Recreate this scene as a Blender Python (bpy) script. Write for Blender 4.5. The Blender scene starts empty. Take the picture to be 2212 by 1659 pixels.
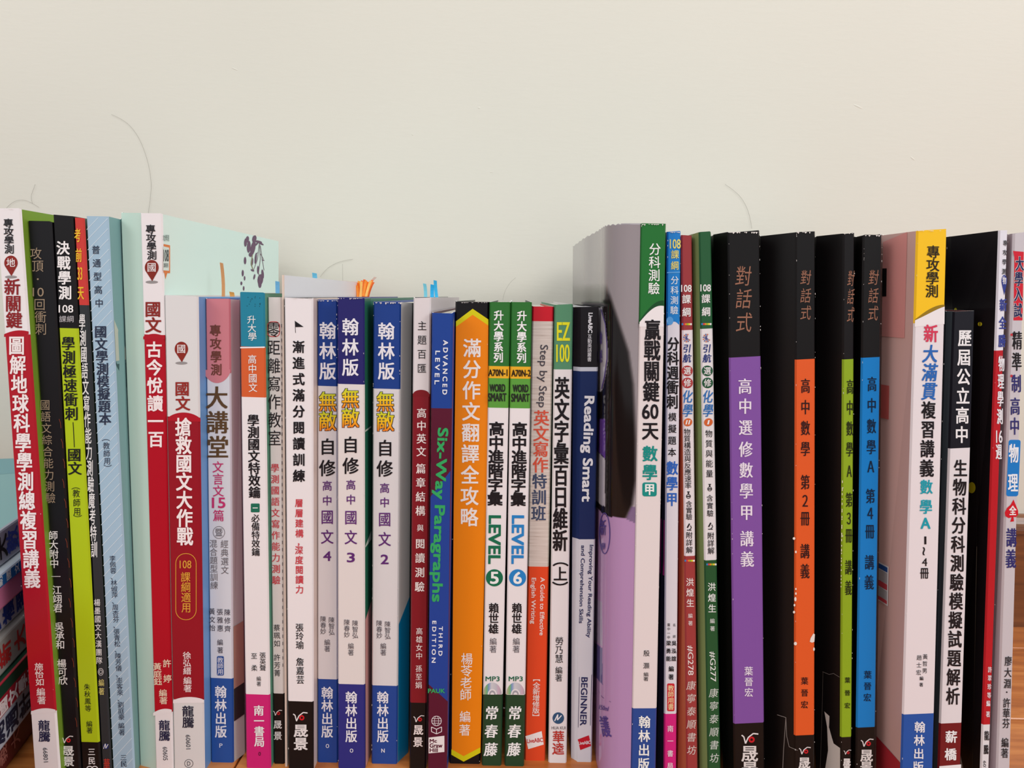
import bpy, bmesh, math, random
from mathutils import Vector, Matrix
random.seed(7)
SC = bpy.context.scene
COL = SC.collection

# ------------------------------------------------------------------ camera, world, lights, exposure
F, CX, CY, H = 1500.0, 1106.0, 829.5, 0.263
PITCH, ROLL = math.radians(7.2), math.radians(1.2)
cam = bpy.data.objects.new('camera', bpy.data.cameras.new('camera'))
cam.data.sensor_width = 36; cam.data.lens = 36 * F / 2212; cam.data.clip_start = .01
ROT = Matrix.Rotation(math.pi / 2 - PITCH, 3, 'X') @ Matrix.Rotation(ROLL, 3, 'Z')
cam.matrix_world = Matrix.Translation((0, 0, H)) @ ROT.to_4x4()
COL.objects.link(cam); SC.camera = cam
SC.view_settings.view_transform = 'Standard'; SC.view_settings.look = 'None'
SC.view_settings.gamma = 1; SC.view_settings.use_curve_mapping = False
SC.view_settings.exposure = -0.24
W = bpy.data.worlds.new('room_light'); SC.world = W; W.use_nodes = True
W.node_tree.nodes['Background'].inputs[0].default_value = (.97, 1.0, 1.03, 1)
W.node_tree.nodes['Background'].inputs[1].default_value = .76


def area(name, loc, target, size, power, col):
    d = bpy.data.lights.new(name, 'AREA'); d.shape = 'DISK'; d.size = size; d.energy = power; d.color = col
    o = bpy.data.objects.new(name, d); o.location = loc
    o.rotation_euler = (Vector(target) - Vector(loc)).to_track_quat('-Z', 'Y').to_euler()
    COL.objects.link(o)


area('ceiling_light', (.15, -.95, 1.8), (0, .4, .2), .8, 15, (.98, 1, 1))
area('right_fill', (1.4, -.6, 1.2), (0, .4, .2), .8, 14, (1, .99, .97))  # added fill from the right, brightens the covers facing that way


area('left_fill', (-1.4, -.6, 1.2), (0, .4, .2), .8, 9, (.97, 1, .98))  # added fill from the left, lifts the low wall and left-facing covers
# ------------------------------------------------------------------ materials
def lin(c):
    c = c / 255
    return c / 12.92 if c <= .04045 else ((c + .055) / 1.055) ** 2.4


MATS = {}


def mat(rgb, rough=.38, spec=.45, name=None, coat=0.0):
    k = (rgb, rough, spec, name, coat)
    if k in MATS: return MATS[k]
    m = bpy.data.materials.new(name or 'print_%02x%02x%02x' % rgb); m.use_nodes = True
    b = m.node_tree.nodes['Principled BSDF']
    b.inputs['Base Color'].default_value = (lin(rgb[0]), lin(rgb[1]), lin(rgb[2]), 1)
    b.inputs['Roughness'].default_value = rough
    b.inputs['Specular IOR Level'].default_value = spec * .6
    b.inputs['Coat Weight'].default_value = coat
    b.inputs['Coat Roughness'].default_value = .12
    MATS[k] = m
    return m


def nodemat(name):
    m = bpy.data.materials.new(name); m.use_nodes = True
    return m, m.node_tree.nodes, m.node_tree.links, m.node_tree.nodes['Principled BSDF']


def ramp(n, stops):
    r = n.new('ShaderNodeValToRGB')
    while len(r.color_ramp.elements) < len(stops): r.color_ramp.elements.new(.5)
    for e, (p, c) in zip(r.color_ramp.elements, stops):
        e.position = p; e.color = (lin(c[0]), lin(c[1]), lin(c[2]), 1)
    return r


def coords(n, l, scale, out='Object'):
    t = n.new('ShaderNodeTexCoord'); mp = n.new('ShaderNodeMapping'); mp.inputs['Scale'].default_value = scale
    l.new(t.outputs[out], mp.inputs[0]); return mp.outputs[0]


# painted wall: warm off-white with fine roller marks
WALL, n, l, b = nodemat('wall_paint')
nz = n.new('ShaderNodeTexNoise'); nz.inputs['Scale'].default_value = 1; nz.inputs['Detail'].default_value = 6
l.new(coords(n, l, (90, 90, 380)), nz.inputs[0])
n2 = n.new('ShaderNodeTexNoise'); n2.inputs['Scale'].default_value = 3.5; n2.inputs['Detail'].default_value = 2
l.new(coords(n, l, (1, 1, 1)), n2.inputs[0])
r = ramp(n, [(.3, (217, 213, 201)), (.7, (221, 217, 205))]); l.new(n2.outputs[0], r.inputs[0])
l.new(r.outputs[0], b.inputs['Base Color'])
bp = n.new('ShaderNodeBump'); bp.inputs['Strength'].default_value = .14; bp.inputs['Distance'].default_value = .0006
l.new(nz.outputs[0], bp.inputs['Height']); l.new(bp.outputs[0], b.inputs['Normal'])
b.inputs['Roughness'].default_value = .55


def wood(name, c0, c1, c2, rough, sc):
    m, n, l, b = nodemat(name)
    co = coords(n, l, sc)
    nz = n.new('ShaderNodeTexNoise'); nz.inputs['Scale'].default_value = 1; nz.inputs['Detail'].default_value = 9
    nz.inputs['Roughness'].default_value = .62; nz.inputs['Distortion'].default_value = 1.1
    l.new(co, nz.inputs[0])
    r = ramp(n, [(.28, c0), (.5, c1), (.72, c2)]); l.new(nz.outputs[0], r.inputs[0])
    l.new(r.outputs[0], b.inputs['Base Color'])
    b.inputs['Roughness'].default_value = rough; b.inputs['Coat Weight'].default_value = .25
    return m


FLOORM = wood('floor_laminate', (150, 78, 32), (194, 114, 54), (222, 146, 80), .3, (7, 75, 7))
BASEM = wood('baseboard_wood', (88, 48, 22), (116, 66, 32), (138, 84, 44), .28, (6, 6, 60))

# page edges: fine stacked-sheet lines
PAGES, n, l, b = nodemat('page_edges')
wv = n.new('ShaderNodeTexNoise'); wv.inputs['Scale'].default_value = 1; wv.inputs['Detail'].default_value = 3
l.new(coords(n, l, (3500, 6, 6)), wv.inputs[0])
r = ramp(n, [(.35, (196, 190, 178)), (.65, (238, 233, 222))]); l.new(wv.outputs[0], r.inputs[0])
l.new(r.outputs[0], b.inputs['Base Color']); b.inputs['Roughness'].default_value = .8

# pale wood-grain print of the orange-red writing guide
GRAIN, n, l, b = nodemat('woodgrain_print')
nz = n.new('ShaderNodeTexNoise'); nz.inputs['Scale'].default_value = 1; nz.inputs['Detail'].default_value = 5
l.new(coords(n, l, (45, 45, 900)), nz.inputs[0])
r = ramp(n, [(.3, (178, 158, 148)), (.42, (206, 192, 184)), (.7, (224, 213, 206))]); l.new(nz.outputs[0], r.inputs[0])
l.new(r.outputs[0], b.inputs['Base Color']); b.inputs['Roughness'].default_value = .4

# yellow to orange lettering
FIRE, n, l, b = nodemat('yellow_orange_ink')
t = n.new('ShaderNodeTexCoord'); s = n.new('ShaderNodeSeparateXYZ'); l.new(t.outputs['Generated'], s.inputs[0])
r = ramp(n, [(.0, (240, 120, 20)), (.5, (246, 196, 20)), (1, (190, 214, 40))]); l.new(s.outputs['Z'], r.inputs[0])
l.new(r.outputs[0], b.inputs['Base Color']); b.inputs['Roughness'].default_value = .4

CD, n, l, b = nodemat('disc_print')
t = n.new('ShaderNodeTexCoord'); s = n.new('ShaderNodeSeparateXYZ'); l.new(t.outputs['Generated'], s.inputs[0])
r = ramp(n, [(.0, (190, 170, 150)), (.2, (110, 180, 120)), (.3, (120, 150, 200)), (.45, (205, 205, 210)), (.7, (190, 190, 200)), (.85, (200, 170, 190)), (1, (170, 170, 175))])
l.new(s.outputs['X'], r.inputs[0]); l.new(r.outputs[0], b.inputs['Base Color']); b.inputs['Roughness'].default_value = .3

CLEAR, n, l, b = nodemat('clear_plastic')
b.inputs['Base Color'].default_value = (.9, .95, .93, 1); b.inputs['Roughness'].default_value = .15; b.inputs['Alpha'].default_value = .22

VCOL, n, l, b = nodemat('photo_cover_print')
a = n.new('ShaderNodeVertexColor'); a.layer_name = 'ink'; l.new(a.outputs[0], b.inputs['Base Color'])
b.inputs['Roughness'].default_value = .11; b.inputs['Specular IOR Level'].default_value = .25; b.inputs['Coat Weight'].default_value = .08; b.inputs['Coat Roughness'].default_value = .1

WHT = (236, 230, 232)
RIM = mat((240, 237, 234), .7, .2, 'paper_core')


# ------------------------------------------------------------------ helpers
def ray(px, py):
    v = ROT @ Vector(((px - CX) / F, (CY - py) / F, -1)); return v


def at(px, py, y):                       # the point at depth y that is seen at (px, py)
    v = ray(px, py); t = y / v.y
    return Vector((v.x * t, y, H + v.z * t))


def floor_y(px, py):
    v = ray(px, py); t = -H / v.z
    return v.y * t


def link(name, me, parent=None, label=None):
    o = bpy.data.objects.new(name, me); COL.objects.link(o)
    if parent: o.parent = parent
    if label: o['label'] = label
    return o


def mesh(name, verts, faces, mats, parent=None, org=None, mi=None, smooth=False, label=None):
    me = bpy.data.meshes.new(name)
    g = Vector(org) if org is not None else Vector((0, 0, 0))
    me.from_pydata([Vector(v) - g for v in verts], [], faces)
    for m in (mats if isinstance(mats, (list, tuple)) else [mats]): me.materials.append(m)
    if mi: me.polygons.foreach_set('material_index', mi)
    if smooth: me.polygons.foreach_set('use_smooth', [True] * len(me.polygons))
    me.update()
    return link(name, me, parent, label)


def tag(o, label, cat, group=None):
    o['label'] = label; o['category'] = cat
    if group: o['group'] = group
    return o


def structure(o): o['kind'] = 'structure'; return o


def boxdata(x0, x1, y0, y1, z0, z1):
    v = [(x, y, z) for z in (z0, z1) for y in (y0, y1) for x in (x0, x1)]
    f = [(0, 2, 3, 1), (4, 5, 7, 6), (0, 1, 5, 4), (2, 6, 7, 3), (0, 4, 6, 2), (1, 3, 7, 5)]
    return v, f


# glyph outlines are taken from text curves once and then laid on the printed surfaces
GLY = {}


def prime(strings):
    tmp = []
    for s in sorted(set(strings)):
        c = bpy.data.curves.new('lettering', 'FONT'); c.body = s; c.resolution_u = 3
        o = bpy.data.objects.new('lettering', c); COL.objects.link(o); tmp.append((s, o))
    bpy.context.view_layer.update()
    dg = bpy.context.evaluated_depsgraph_get()
    for s, o in tmp:
        m = o.evaluated_get(dg).to_mesh()
        GLY[s] = ([(v.co.x, v.co.y) for v in m.vertices], [tuple(p.vertices) for p in m.polygons])
        o.evaluated_get(dg).to_mesh_clear()
    for s, o in tmp:
        c = o.data; bpy.data.objects.remove(o); bpy.data.curves.remove(c)


def centred(s, latin):
    """vertices of a glyph in a unit cell (-.5 .. .5)"""
    v, f = GLY[s]
    if not v: return [], [], 1
    if latin:
        x0, x1 = min(a for a, _ in v), max(a for a, _ in v); y0, y1 = min(b_ for _, b_ in v), max(b_ for _, b_ in v)
        return [((a - (x0 + x1) / 2) / (x1 - x0), (b_ - (y0 + y1) / 2) / (y1 - y0)) for a, b_ in v], f, 1
    return [((a - .5) / .92, (b_ - .36) / .92) for a, b_ in v], f, 1


class Print:
    """collects flat print (polygons in px coordinates) and lays it on a surface given by fn(px, py, lift)"""
    def __init__(s, fn): s.fn = fn; s.layers = {}; s.order = []

    def key(s, col, lift, m=None, g=False):
        k = (col, m.name if m else None, lift, g)
        if k not in s.layers: s.layers[k] = ([], [], m); s.order.append(k)
        return s.layers[k]

    def poly(s, pts, col, lift=1, m=None):
        V, Fc, _ = s.key(col, lift, m); b0 = len(V); s.cnt = getattr(s, 'cnt', 0) + 1; lift += (s.cnt % 41) * .012
        V += [s.fn(x, y, lift) for x, y in pts]; Fc.append(tuple(range(b0, b0 + len(pts))))

    def glyph(s, v, f, cx, cy, w, h, col, lift=3, rot=0.0, shear=0.0, bx=0, by=0, m=None):
        V, Fc, _ = s.key(col, lift, m, True)
        c, sn = math.cos(rot), math.sin(rot)
        if lift != 3 or w < 34 or m is None: bx, by = bx * .72, by * .72
        offs = [(0, 0)] if not (bx or by) else ([(-bx, -by), (bx, by), (-bx, by), (bx, -by)] if bx and by else ([(-bx, 0), (bx, 0)] if bx else [(0, -by), (0, by)]))
        for kk, (ox, oy) in enumerate(offs):
            b0 = len(V); lf = lift + .12 * kk + (len(V) % 97) * .0004
            for a, b_ in v:
                X = a * w + ox; Y = -(b_ * h) + oy
                X += shear * -Y
                V.append(s.fn(cx + X * c - Y * sn, cy + X * sn + Y * c, lf))
            Fc += [tuple(b0 + i for i in p) for p in f]

    def T(s, x0, y0, x1, y1, txt, w, col, bx=0, by=0, hk=1.0, lift=3, m=None, shear=0, rot=0.0, step=None):
        """vertical text, first glyph top at y0, last bottom at y1"""
        k = len(txt); h = min((y1 - y0) / k * .97, w * 1.05 * max(hk, 1.0))
        cell = (y1 - y0 - h) / max(k - 1, 1)
        for i, ch in enumerate(txt):
            if ch in ' 　': continue
            yc = y0 + h / 2 + cell * i if k > 1 else (y0 + y1) / 2; t = (yc - y0) / (y1 - y0)
            v, f, _ = centred(ch, False)
            s.glyph(v, f, x0 + (x1 - x0) * t, yc, w, h, col, lift, rot, shear, bx, by, m)

    def C(s, pts, w, h, col, bx=0, by=0, lift=3, shear=0):
        """separately placed glyphs: (char, x, y)"""
        for ch, x, y in pts:
            v, f, _ = centred(ch, False); s.glyph(v, f, x, y, w, h, col, lift, 0, shear, bx, by)

    def L(s, x, y, txt, w, h, col, bx=0, by=0, lift=3, rot=0.0, m=None, shear=0):
        v, f, _ = centred(txt, True); s.glyph(v, f, x, y, w, h, col, lift, rot, shear, bx, by, m)

    def R(s, x0, y0, x1, y1, txt, cap, col, bx=0, by=0, lift=3, sgn=1):
        """latin text turned clockwise, running down from y0 to y1; cap = capital height in px"""
        v, f = GLY[txt]
        a0, a1 = min(a for a, _ in v), max(a for a, _ in v)
        vv = [((a - (a0 + a1) / 2) / (a1 - a0), (b_ - .36) / .72) for a, b_ in v]
        ang = math.atan2(y1 - y0, x1 - x0)
        s.glyph(vv, f, (x0 + x1) / 2, (y0 + y1) / 2, math.hypot(x1 - x0, y1 - y0), cap, col, lift, ang, 0, bx, by)

    def disc(s, x, y, rx, ry, col, lift=2, n=28, m=None, a0=0, a1=2 * math.pi, rot=0):
        c, sn = math.cos(rot), math.sin(rot)
        full = abs(a1 - a0) > 6.2
        P = [(rx * math.cos(a0 + (a1 - a0) * i / (n if full else n - 1)), ry * math.sin(a0 + (a1 - a0) * i / (n if full else n - 1))) for i in range(n)]
        s.poly([(x + a * c - b_ * sn, y + a * sn + b_ * c) for a, b_ in P], col, lift, m)

    def ring(s, x, y, rx, ry, wd, col, lift=2, n=30):
        for i in range(n):
            a, b_ = 2 * math.pi * i / n, 2 * math.pi * (i + 1) / n
            s.poly([(x + rx * math.cos(a), y + ry * math.sin(a)), (x + rx * math.cos(b_), y + ry * math.sin(b_)),
                    (x + (rx - wd) * math.cos(b_), y + (ry - wd) * math.sin(b_)), (x + (rx - wd) * math.cos(a), y + (ry - wd) * math.sin(a))], col, lift)

    def line(s, pts, wd, col, lift=2):
        for (xa, ya), (xb, yb) in zip(pts, pts[1:]):
            d = math.hypot(xb - xa, yb - ya) or 1; nx, ny = -(yb - ya) / d * wd / 2, (xb - xa) / d * wd / 2
            s.poly([(xa + nx, ya + ny), (xb + nx, yb + ny), (xb - nx, yb - ny), (xa - nx, ya - ny)], col, lift)

    def rrect(s, x, y, w, h, r, col, lift=2, sk=0):
        P = []
        for cx_, cy_, a in ((x + w / 2 - r, y + h / 2 - r, 0), (x - w / 2 + r, y + h / 2 - r, 1), (x - w / 2 + r, y - h / 2 + r, 2), (x + w / 2 - r, y - h / 2 + r, 3)):
            for i in range(5):
                t = (a + i / 4) * math.pi / 2; yy = cy_ + r * math.sin(t)
                P.append((cx_ + r * math.cos(t) + sk * (yy - y), yy))
        s.poly(P, col, lift)

    def rline(s, x, y, w, h, r, wd, col, lift=2, sk=0):
        P = []
        for cx_, cy_, a in ((x + w / 2 - r, y + h / 2 - r, 0), (x - w / 2 + r, y + h / 2 - r, 1), (x - w / 2 + r, y - h / 2 + r, 2), (x + w / 2 - r, y - h / 2 + r, 3)):
            for i in range(7):
                t = (a + i / 6) * math.pi / 2; yy = cy_ + r * math.sin(t)
                P.append((cx_ + r * math.cos(t) + sk * (yy - y), yy))
        s.line(P + P[:1], wd, col, lift)

    # small marks that recur on the spines
    def pin(s, x, y, rx, col, ch, sc=1.0, k=1.25):
        s.disc(x, y + rx * 2.05 * 1.02, rx * .9, rx * .22, (150, 145, 145), 1)
        P = []
        for i in range(21):
            a = math.radians(155 + 230 * i / 20); P.append((x + rx * math.cos(a), y + rx * k * math.sin(a) * .88))
        s.poly(P + [(x + 1, y + rx * 1.95)], col, 2)
        v, f, _ = centred(ch, False); s.glyph(v, f, x, y - rx * .02, rx * 1.25, rx * 1.3, (240, 232, 232), 4, bx=.3)
        if ch == '國': pass

    def eye(s, x, y, w, col=(225, 220, 220)):
        k = w / 30
        s.line([(x - 15 * k, y - 7 * k), (x - 11 * k, y - 4 * k), (x - 8 * k, y + 8 * k), (x - 3 * k, y - 3 * k), (x + 6 * k, y - 10 * k), (x + 15 * k, y - 9 * k)], 2.3 * k, col, 3)
        s.ring(x + 3 * k, y + 1 * k, 5.6 * k, 5.6 * k, 3.3 * k, (196, 30, 40), 3, 18)
        s.disc(x + 3 * k, y + 1 * k, 1.6 * k, 1.6 * k, (40, 20, 20), 4, 10)

    def build(s, parent, org, name='spine_print'):
        for k in s.order:
            V, Fc, m = s.layers[k]
            # words that stand apart on the spine become parts of their own
            items = sorted(((min(V[i].z for i in f), max(V[i].z for i in f), j) for j, f in enumerate(Fc)))
            runs = []; hi = None
            for a, b_, j in items:
                if hi is None or a - hi > .012: runs.append([]); hi = b_
                runs[-1].append(j); hi = max(hi, b_)
            for run in runs:
                idx = {}; vv = []; ff = []
                for j in sorted(run):
                    for i in Fc[j]:
                        if i not in idx: idx[i] = len(vv); vv.append(V[i])
                    ff.append(tuple(idx[i] for i in Fc[j]))
                mesh('lettering' if k[3] else name, vv, ff, m or mat(k[0], .42, .35), parent, org)


def scurve(n, f): return [f(i / (n - 1)) for i in range(n)]


# ------------------------------------------------------------------ the room
wy = .556
structure(mesh('wall_back', *boxdata(-1.6, 1.6, wy, wy + .1, 0, 1.6), WALL))
fl = structure(mesh('floor', *boxdata(-1.6, 1.6, -.9, wy, -.02, -.0035), mat((70, 42, 22), .8, .1)))
seams = [wy, .5105, .417, .323, .229, .135, .041, -.053, -.147]
for i in range(len(seams) - 1):
    x = -1.6 + (-.7, -.2, -.95, -.45)[i % 4]
    while x < 1.6:
        xa, xb = max(x, -1.6), min(x + 1.2, 1.6)
        if xb - xa > .02:
            g = .0006
            bm = bmesh.new(); vs = [bm.verts.new(v) for v in boxdata(xa + g, xb - g, seams[i + 1] + g, seams[i] - g, -.0035, 0)[0]]
            for f in boxdata(0, 1, 0, 1, 0, 1)[1]: bm.faces.new([vs[j] for j in f])
            bmesh.ops.bevel(bm, geom=[e for e in bm.edges if all(v.co.z > -.001 for v in e.verts)], offset=.0006, segments=1, affect='EDGES')
            me = bpy.data.meshes.new('floor_plank'); bm.to_mesh(me); bm.free(); me.materials.append(FLOORM)
            link('floor_plank', me, fl)
        x += 1.2
# baseboard with a rounded moulding along its top
prof = [(wy, 0), (wy - .0095, 0), (wy - .0095, .079)] + [(wy - .0095 - .0035 + .0035 * math.cos(a), .0825 + .0035 * math.sin(a)) for a in ()]
prof += [(wy - .0095, .0795), (wy - .0125, .0805), (wy - .0135, .0835), (wy - .0125, .0868), (wy - .0095, .088), (wy - .0085, .0895), (wy - .007, .0925), (wy - .003, .094), (wy, .094)]
V = [(x, y, z) for x in (-1.6, 1.6) for y, z in prof]; N = len(prof)
structure(mesh('baseboard_back', V, [(i, i + 1, N + i + 1, N + i) for i in range(N - 1)], BASEM))
wall = bpy.data.objects['wall_back']
for px, py, w, h, a in ((1035, 233, 6, 5, 0), (507, 149, 16, 3, .35), (1853, 230, 26, 4, .4), (1971, 342, 14, 4, .6), (891, 291, 4, 3, 0), (1062, 372, 9, 2, .1)):
    c = at(px, py, wy); k = wy / F
    V = []; Fc = []
    for j, (rr, dy) in enumerate(((1, 0), (.6, -.00012), (0, -.00018))):
        for i in range(8):
            t = i * math.pi / 4; X, Z = w * k / 2 * rr * math.cos(t), h * k / 2 * rr * math.sin(t)
            V.append((c.x + X * math.cos(a) + Z * math.sin(a), wy + dy, c.z + Z * math.cos(a) - X * math.sin(a)))
    for j in range(2):
        for i in range(8): Fc.append((j * 8 + i, j * 8 + (i + 1) % 8, (j + 1) * 8 + (i + 1) % 8, (j + 1) * 8 + i))
    mesh('paint_bump', V, Fc, WALL, wall)

# ------------------------------------------------------------------ the books
GROUP = 'textbooks standing in a row on the floor'
BOOKS = []


def B(key, label, d, top, bot, bands, yt=None, L=None, R=None, cl=None, cr=None, D=.19, cat='book', prt=None, nm='textbook', end=None, rough=.36):
    """top = (xl, xr, y), bot = (xl, xr, y) in photo px on the spine plane; bands = [(y, colour) ...] downwards, colour up to y"""
    BOOKS.append(dict(key=key, label=label, d=d, top=top, bot=bot, bands=bands, L=L, R=R, cl=cl, cr=cr, D=D, prt=prt, nm=nm, rough=rough))


exec_after = []
K = (16, 13, 16); DK = (40, 38, 42)
def arc(p, xl, xr, yl, yr, bulge, col, lift=1, e=1.0):
    n_ = 15
    P = [(xl + (xr - xl) * i / (n_ - 1), yl + (yr - yl) * i / (n_ - 1) + bulge * (1 - abs(2 * i / (n_ - 1) - 1) ** 2) ** e) for i in range(n_)]
    k_ = 6 if bulge < 0 else -6
    p.poly(P + [(P[-1][0], P[-1][1] + k_), (P[0][0], P[0][1] + k_)], col, lift)


RED = (176, 22, 40); CREAM = (226, 226, 222)
BLK = (30, 26, 30); GOLD = (222, 160, 60)


def p1(p):
    arc(p, 9, 62, 722, 716, -5, RED); arc(p, 67, 120, 1537, 1533, -5, WHT)
    p.T(18, 473, 21, 548, '專攻學測', 20, DK, .5, .5)
    p.pin(24, 568, 14.5, (140, 40, 34), '地')
    p.T(26, 603, 32, 709, '新關鍵', 33, (140, 34, 38), 1, .8)
    p.T(35, 727, 71.5, 1270, '圖解地球科學學測總複習講義', 33, (244, 232, 232), 1.2, 1, hk=1.14)
    p.T(84, 1432, 87, 1481, '施怡如', 18, (240, 225, 225), .3, .2); p.T(88, 1486, 91, 1521, '編著', 18, (240, 225, 225), .3, .2)
    p.T(95, 1556, 97, 1602, '龍騰', 24, (36, 36, 70), .6, .5); p.R(98, 1615, 100, 1646, '66801', 10, (60, 60, 70))


def p2(p):
    t = (158, 138, 116)
    p.C([('攻', 78, 548), ('頂', 82, 575), ('回', 86, 658), ('衝', 88, 685), ('刺', 89, 711)], 24, 25, t)
    p.disc(82, 603, 2, 2, t); p.L(83, 631, '10', 24, 19, t)
    p.T(97, 864, 110, 1087, '國語文綜合能力測驗', 21, t)
    w = (232, 228, 228)
    p.T(115, 1147, 118, 1227, '師大附中', 19, w, .3, .2); p.line([(110, 1245), (131, 1245)], 1.2, w)
    p.T(123, 1265, 126, 1323, '江翊君', 19, w, .3, .2); p.T(128, 1344, 131, 1402, '吳承和', 19, w, .3, .2); p.T(133, 1424, 137, 1479, '楊可欣', 19, w, .3, .2)
    p.eye(146, 1598, 25); p.T(147, 1611, 149, 1655, '晟景', 24, w, .8, .5)
    for i in range(16):
        x = 128 + i * 2.3 + (i % 3) * 2; y = 905 + i * 43
        p.line([(x, y), (x + 3, y + 8), (x + 4, y + 20)], .8, (150, 66, 40))


def p3(p):
    w = (240, 236, 236)
    p.T(136, 522, 142, 647, '決戰學測', 27, w, 1, .8); p.L(143, 667, '108', 31, 16, w, .4, .3); p.L(144, 689, '課綱', 31, 14, (190, 186, 190))
    k_ = (26, 26, 30)
    p.T(147, 728, 156, 908, '學測極速衝刺', 27, k_, 1.0, .3, hk=1.0); p.line([(158, 912), (161, 966)], 1.6, k_)
    p.T(160, 969, 163, 1026, '國文', 28, k_, 1.0, .3)
    p.C([('教', 165, 1066), ('師', 166, 1086), ('用', 167, 1105)], 15, 17, k_); p.C([('︵', 164, 1050), ('︶', 168, 1120)], 18, 15, k_)
    p.T(188, 1477, 191, 1537, '朱秋鳳等', 13, k_); p.T(193, 1557, 194, 1584, '編著', 13, k_)
    p.T(198, 1616, 199, 1651, '三民', 15, w, .4, .2); p.ring(194, 1660, 7, 6, 2, w); p.ring(205, 1660, 7, 6, 2, w)


def p4(p):
    y_ = (238, 196, 50); w = (232, 230, 230)
    p.C([('考', 168, 509), ('前', 170.5, 552), ('天', 175, 633)], 13, 29, y_, .4, .3); p.L(173, 591, '33', 10, 27, y_, .4)
    p.T(177, 679, 205, 1204, '學測國語文寫作能力測驗魔考特訓', 13, w, .3, .3, hk=2.5)
    p.T(210, 1294, 215, 1434, '楊墨國文大漢團隊', 13, w, .1, .1, hk=1.1); p.ring(218, 1451, 6, 8, 1, w); p.ring(218, 1451, 3.4, 4.6, 1, w)
    p.T(219, 1467, 220, 1501, '編著', 12, (226, 214, 130), hk=1.2)
    p.disc(229, 1612, 6, 6, (36, 50, 110)); p.line([(224, 1617), (228, 1606), (229, 1616), (234, 1607)], 1.4, w, 3); p.C([('華', 231, 1650)], 13, 22, (190, 60, 50), .5, .3)


def p5(p):
    for i in range(62):
        y = 450 + i * 22
        xl_ = lambda yy: 186 + (yy - 467) * (243.5 - 185) / 1192; xr_ = lambda yy: 232 + (yy - 467) * (289 - 233) / 1192
        # diagonal white stripe going up to the side of the next book, clipped to the spine
        a = (xl_(y + 46), y + 46); b_ = (xr_(y), y)
        if b_[1] < 470:
            if a[1] < 473: continue
            t = (470 - a[1]) / (b_[1] - a[1]); b_ = (a[0] + (b_[0] - a[0]) * t, 470)
        p.line([a, b_], 1.1, (214, 228, 238), 1)
    k_ = (44, 52, 74)
    p.T(207, 531, 215, 664, '普通型高中', 17, k_, .2, .1); p.T(217, 704, 228, 918, '國文學測模擬題本', 25, k_, 1, .3)
    p.C([('教', 230, 963), ('師', 231, 980), ('用', 232, 996)], 14, 15, k_); p.C([('︵', 229, 946), ('︶', 233, 1011)], 17, 14, k_)
    p.T(243, 1200, 263, 1555, '李佩蓉、林俶萍、周杏芬、張青松、陳芳儀、澎客來、劉庭豪', 13, k_, hk=1.05)
    p.T(262, 1561, 264, 1588, '編著', 13, k_); p.T(267, 1630, 268, 1656, '三民', 13, k_, .4)


def p6(p):
    arc(p, 309.5, 356, 727, 727, -6, RED); arc(p, 331, 371, 1540, 1533, -5, WHT)
    p.T(325, 486, 329, 561, '專攻學測', 20, DK, .5, .5); p.pin(328, 578, 15, (132, 44, 34), '國')
    p.T(330, 652, 332, 719, '國文', 33, (140, 40, 34), 1, .8)
    p.T(333, 739, 337.5, 966, '古今悅讀一百', 32, (246, 232, 232), 1.2, 1)
    w = (240, 216, 190); p.C([('許', 361, 1433), ('婷', 362, 1466)], 17, 17, w, .2, .2)
    p.T(340, 1432, 342, 1480, '黃庭鈺', 17, w, .2, .2); p.T(352, 1489, 354, 1521, '編著', 17, w, .2, .2)
    p.T(355, 1556, 356, 1600, '龍騰', 23, (36, 36, 70), .6, .5); p.R(357, 1613, 358, 1642, '60605', 10, (60, 60, 70))


def p7(p):
    arc(p, 362.5, 433.5, 903, 905, -13, RED, e=.8); arc(p, 374, 441, 1513, 1512, -7, WHT, e=.8)
    p.pin(392, 754, 14.5, (140, 44, 34), '國'); p.T(393, 825, 396, 887, '國文', 30, (150, 44, 38), 1, .8)
    p.T(396, 904, 400, 1178, '搶救國文大作戰', 33, (246, 234, 234), 1.2, 1, hk=1.12)
    p.rline(402, 1267, 44, 143, 21, 1.4, GOLD); p.L(401, 1219, '108', 25, 17, GOLD, .2); p.T(401, 1236, 403, 1323, '課綱適用', 20, GOLD, .2, .2)
    p.T(404, 1408, 405, 1457, '徐弘縉', 17, (240, 220, 220), .2, .2); p.T(405, 1462, 406, 1495, '編著', 17, (240, 220, 220), .2, .2)
    p.T(406, 1525, 407, 1572, '龍騰', 24, (40, 40, 60), .6, .5); p.R(406.5, 1587, 407.5, 1618, '60601', 10, (60, 60, 70))
    p.ring(408, 1649, 9.5, 9, 1, (60, 60, 70)); p.L(408, 1649, 'D', 7, 9, (60, 60, 70))


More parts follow.
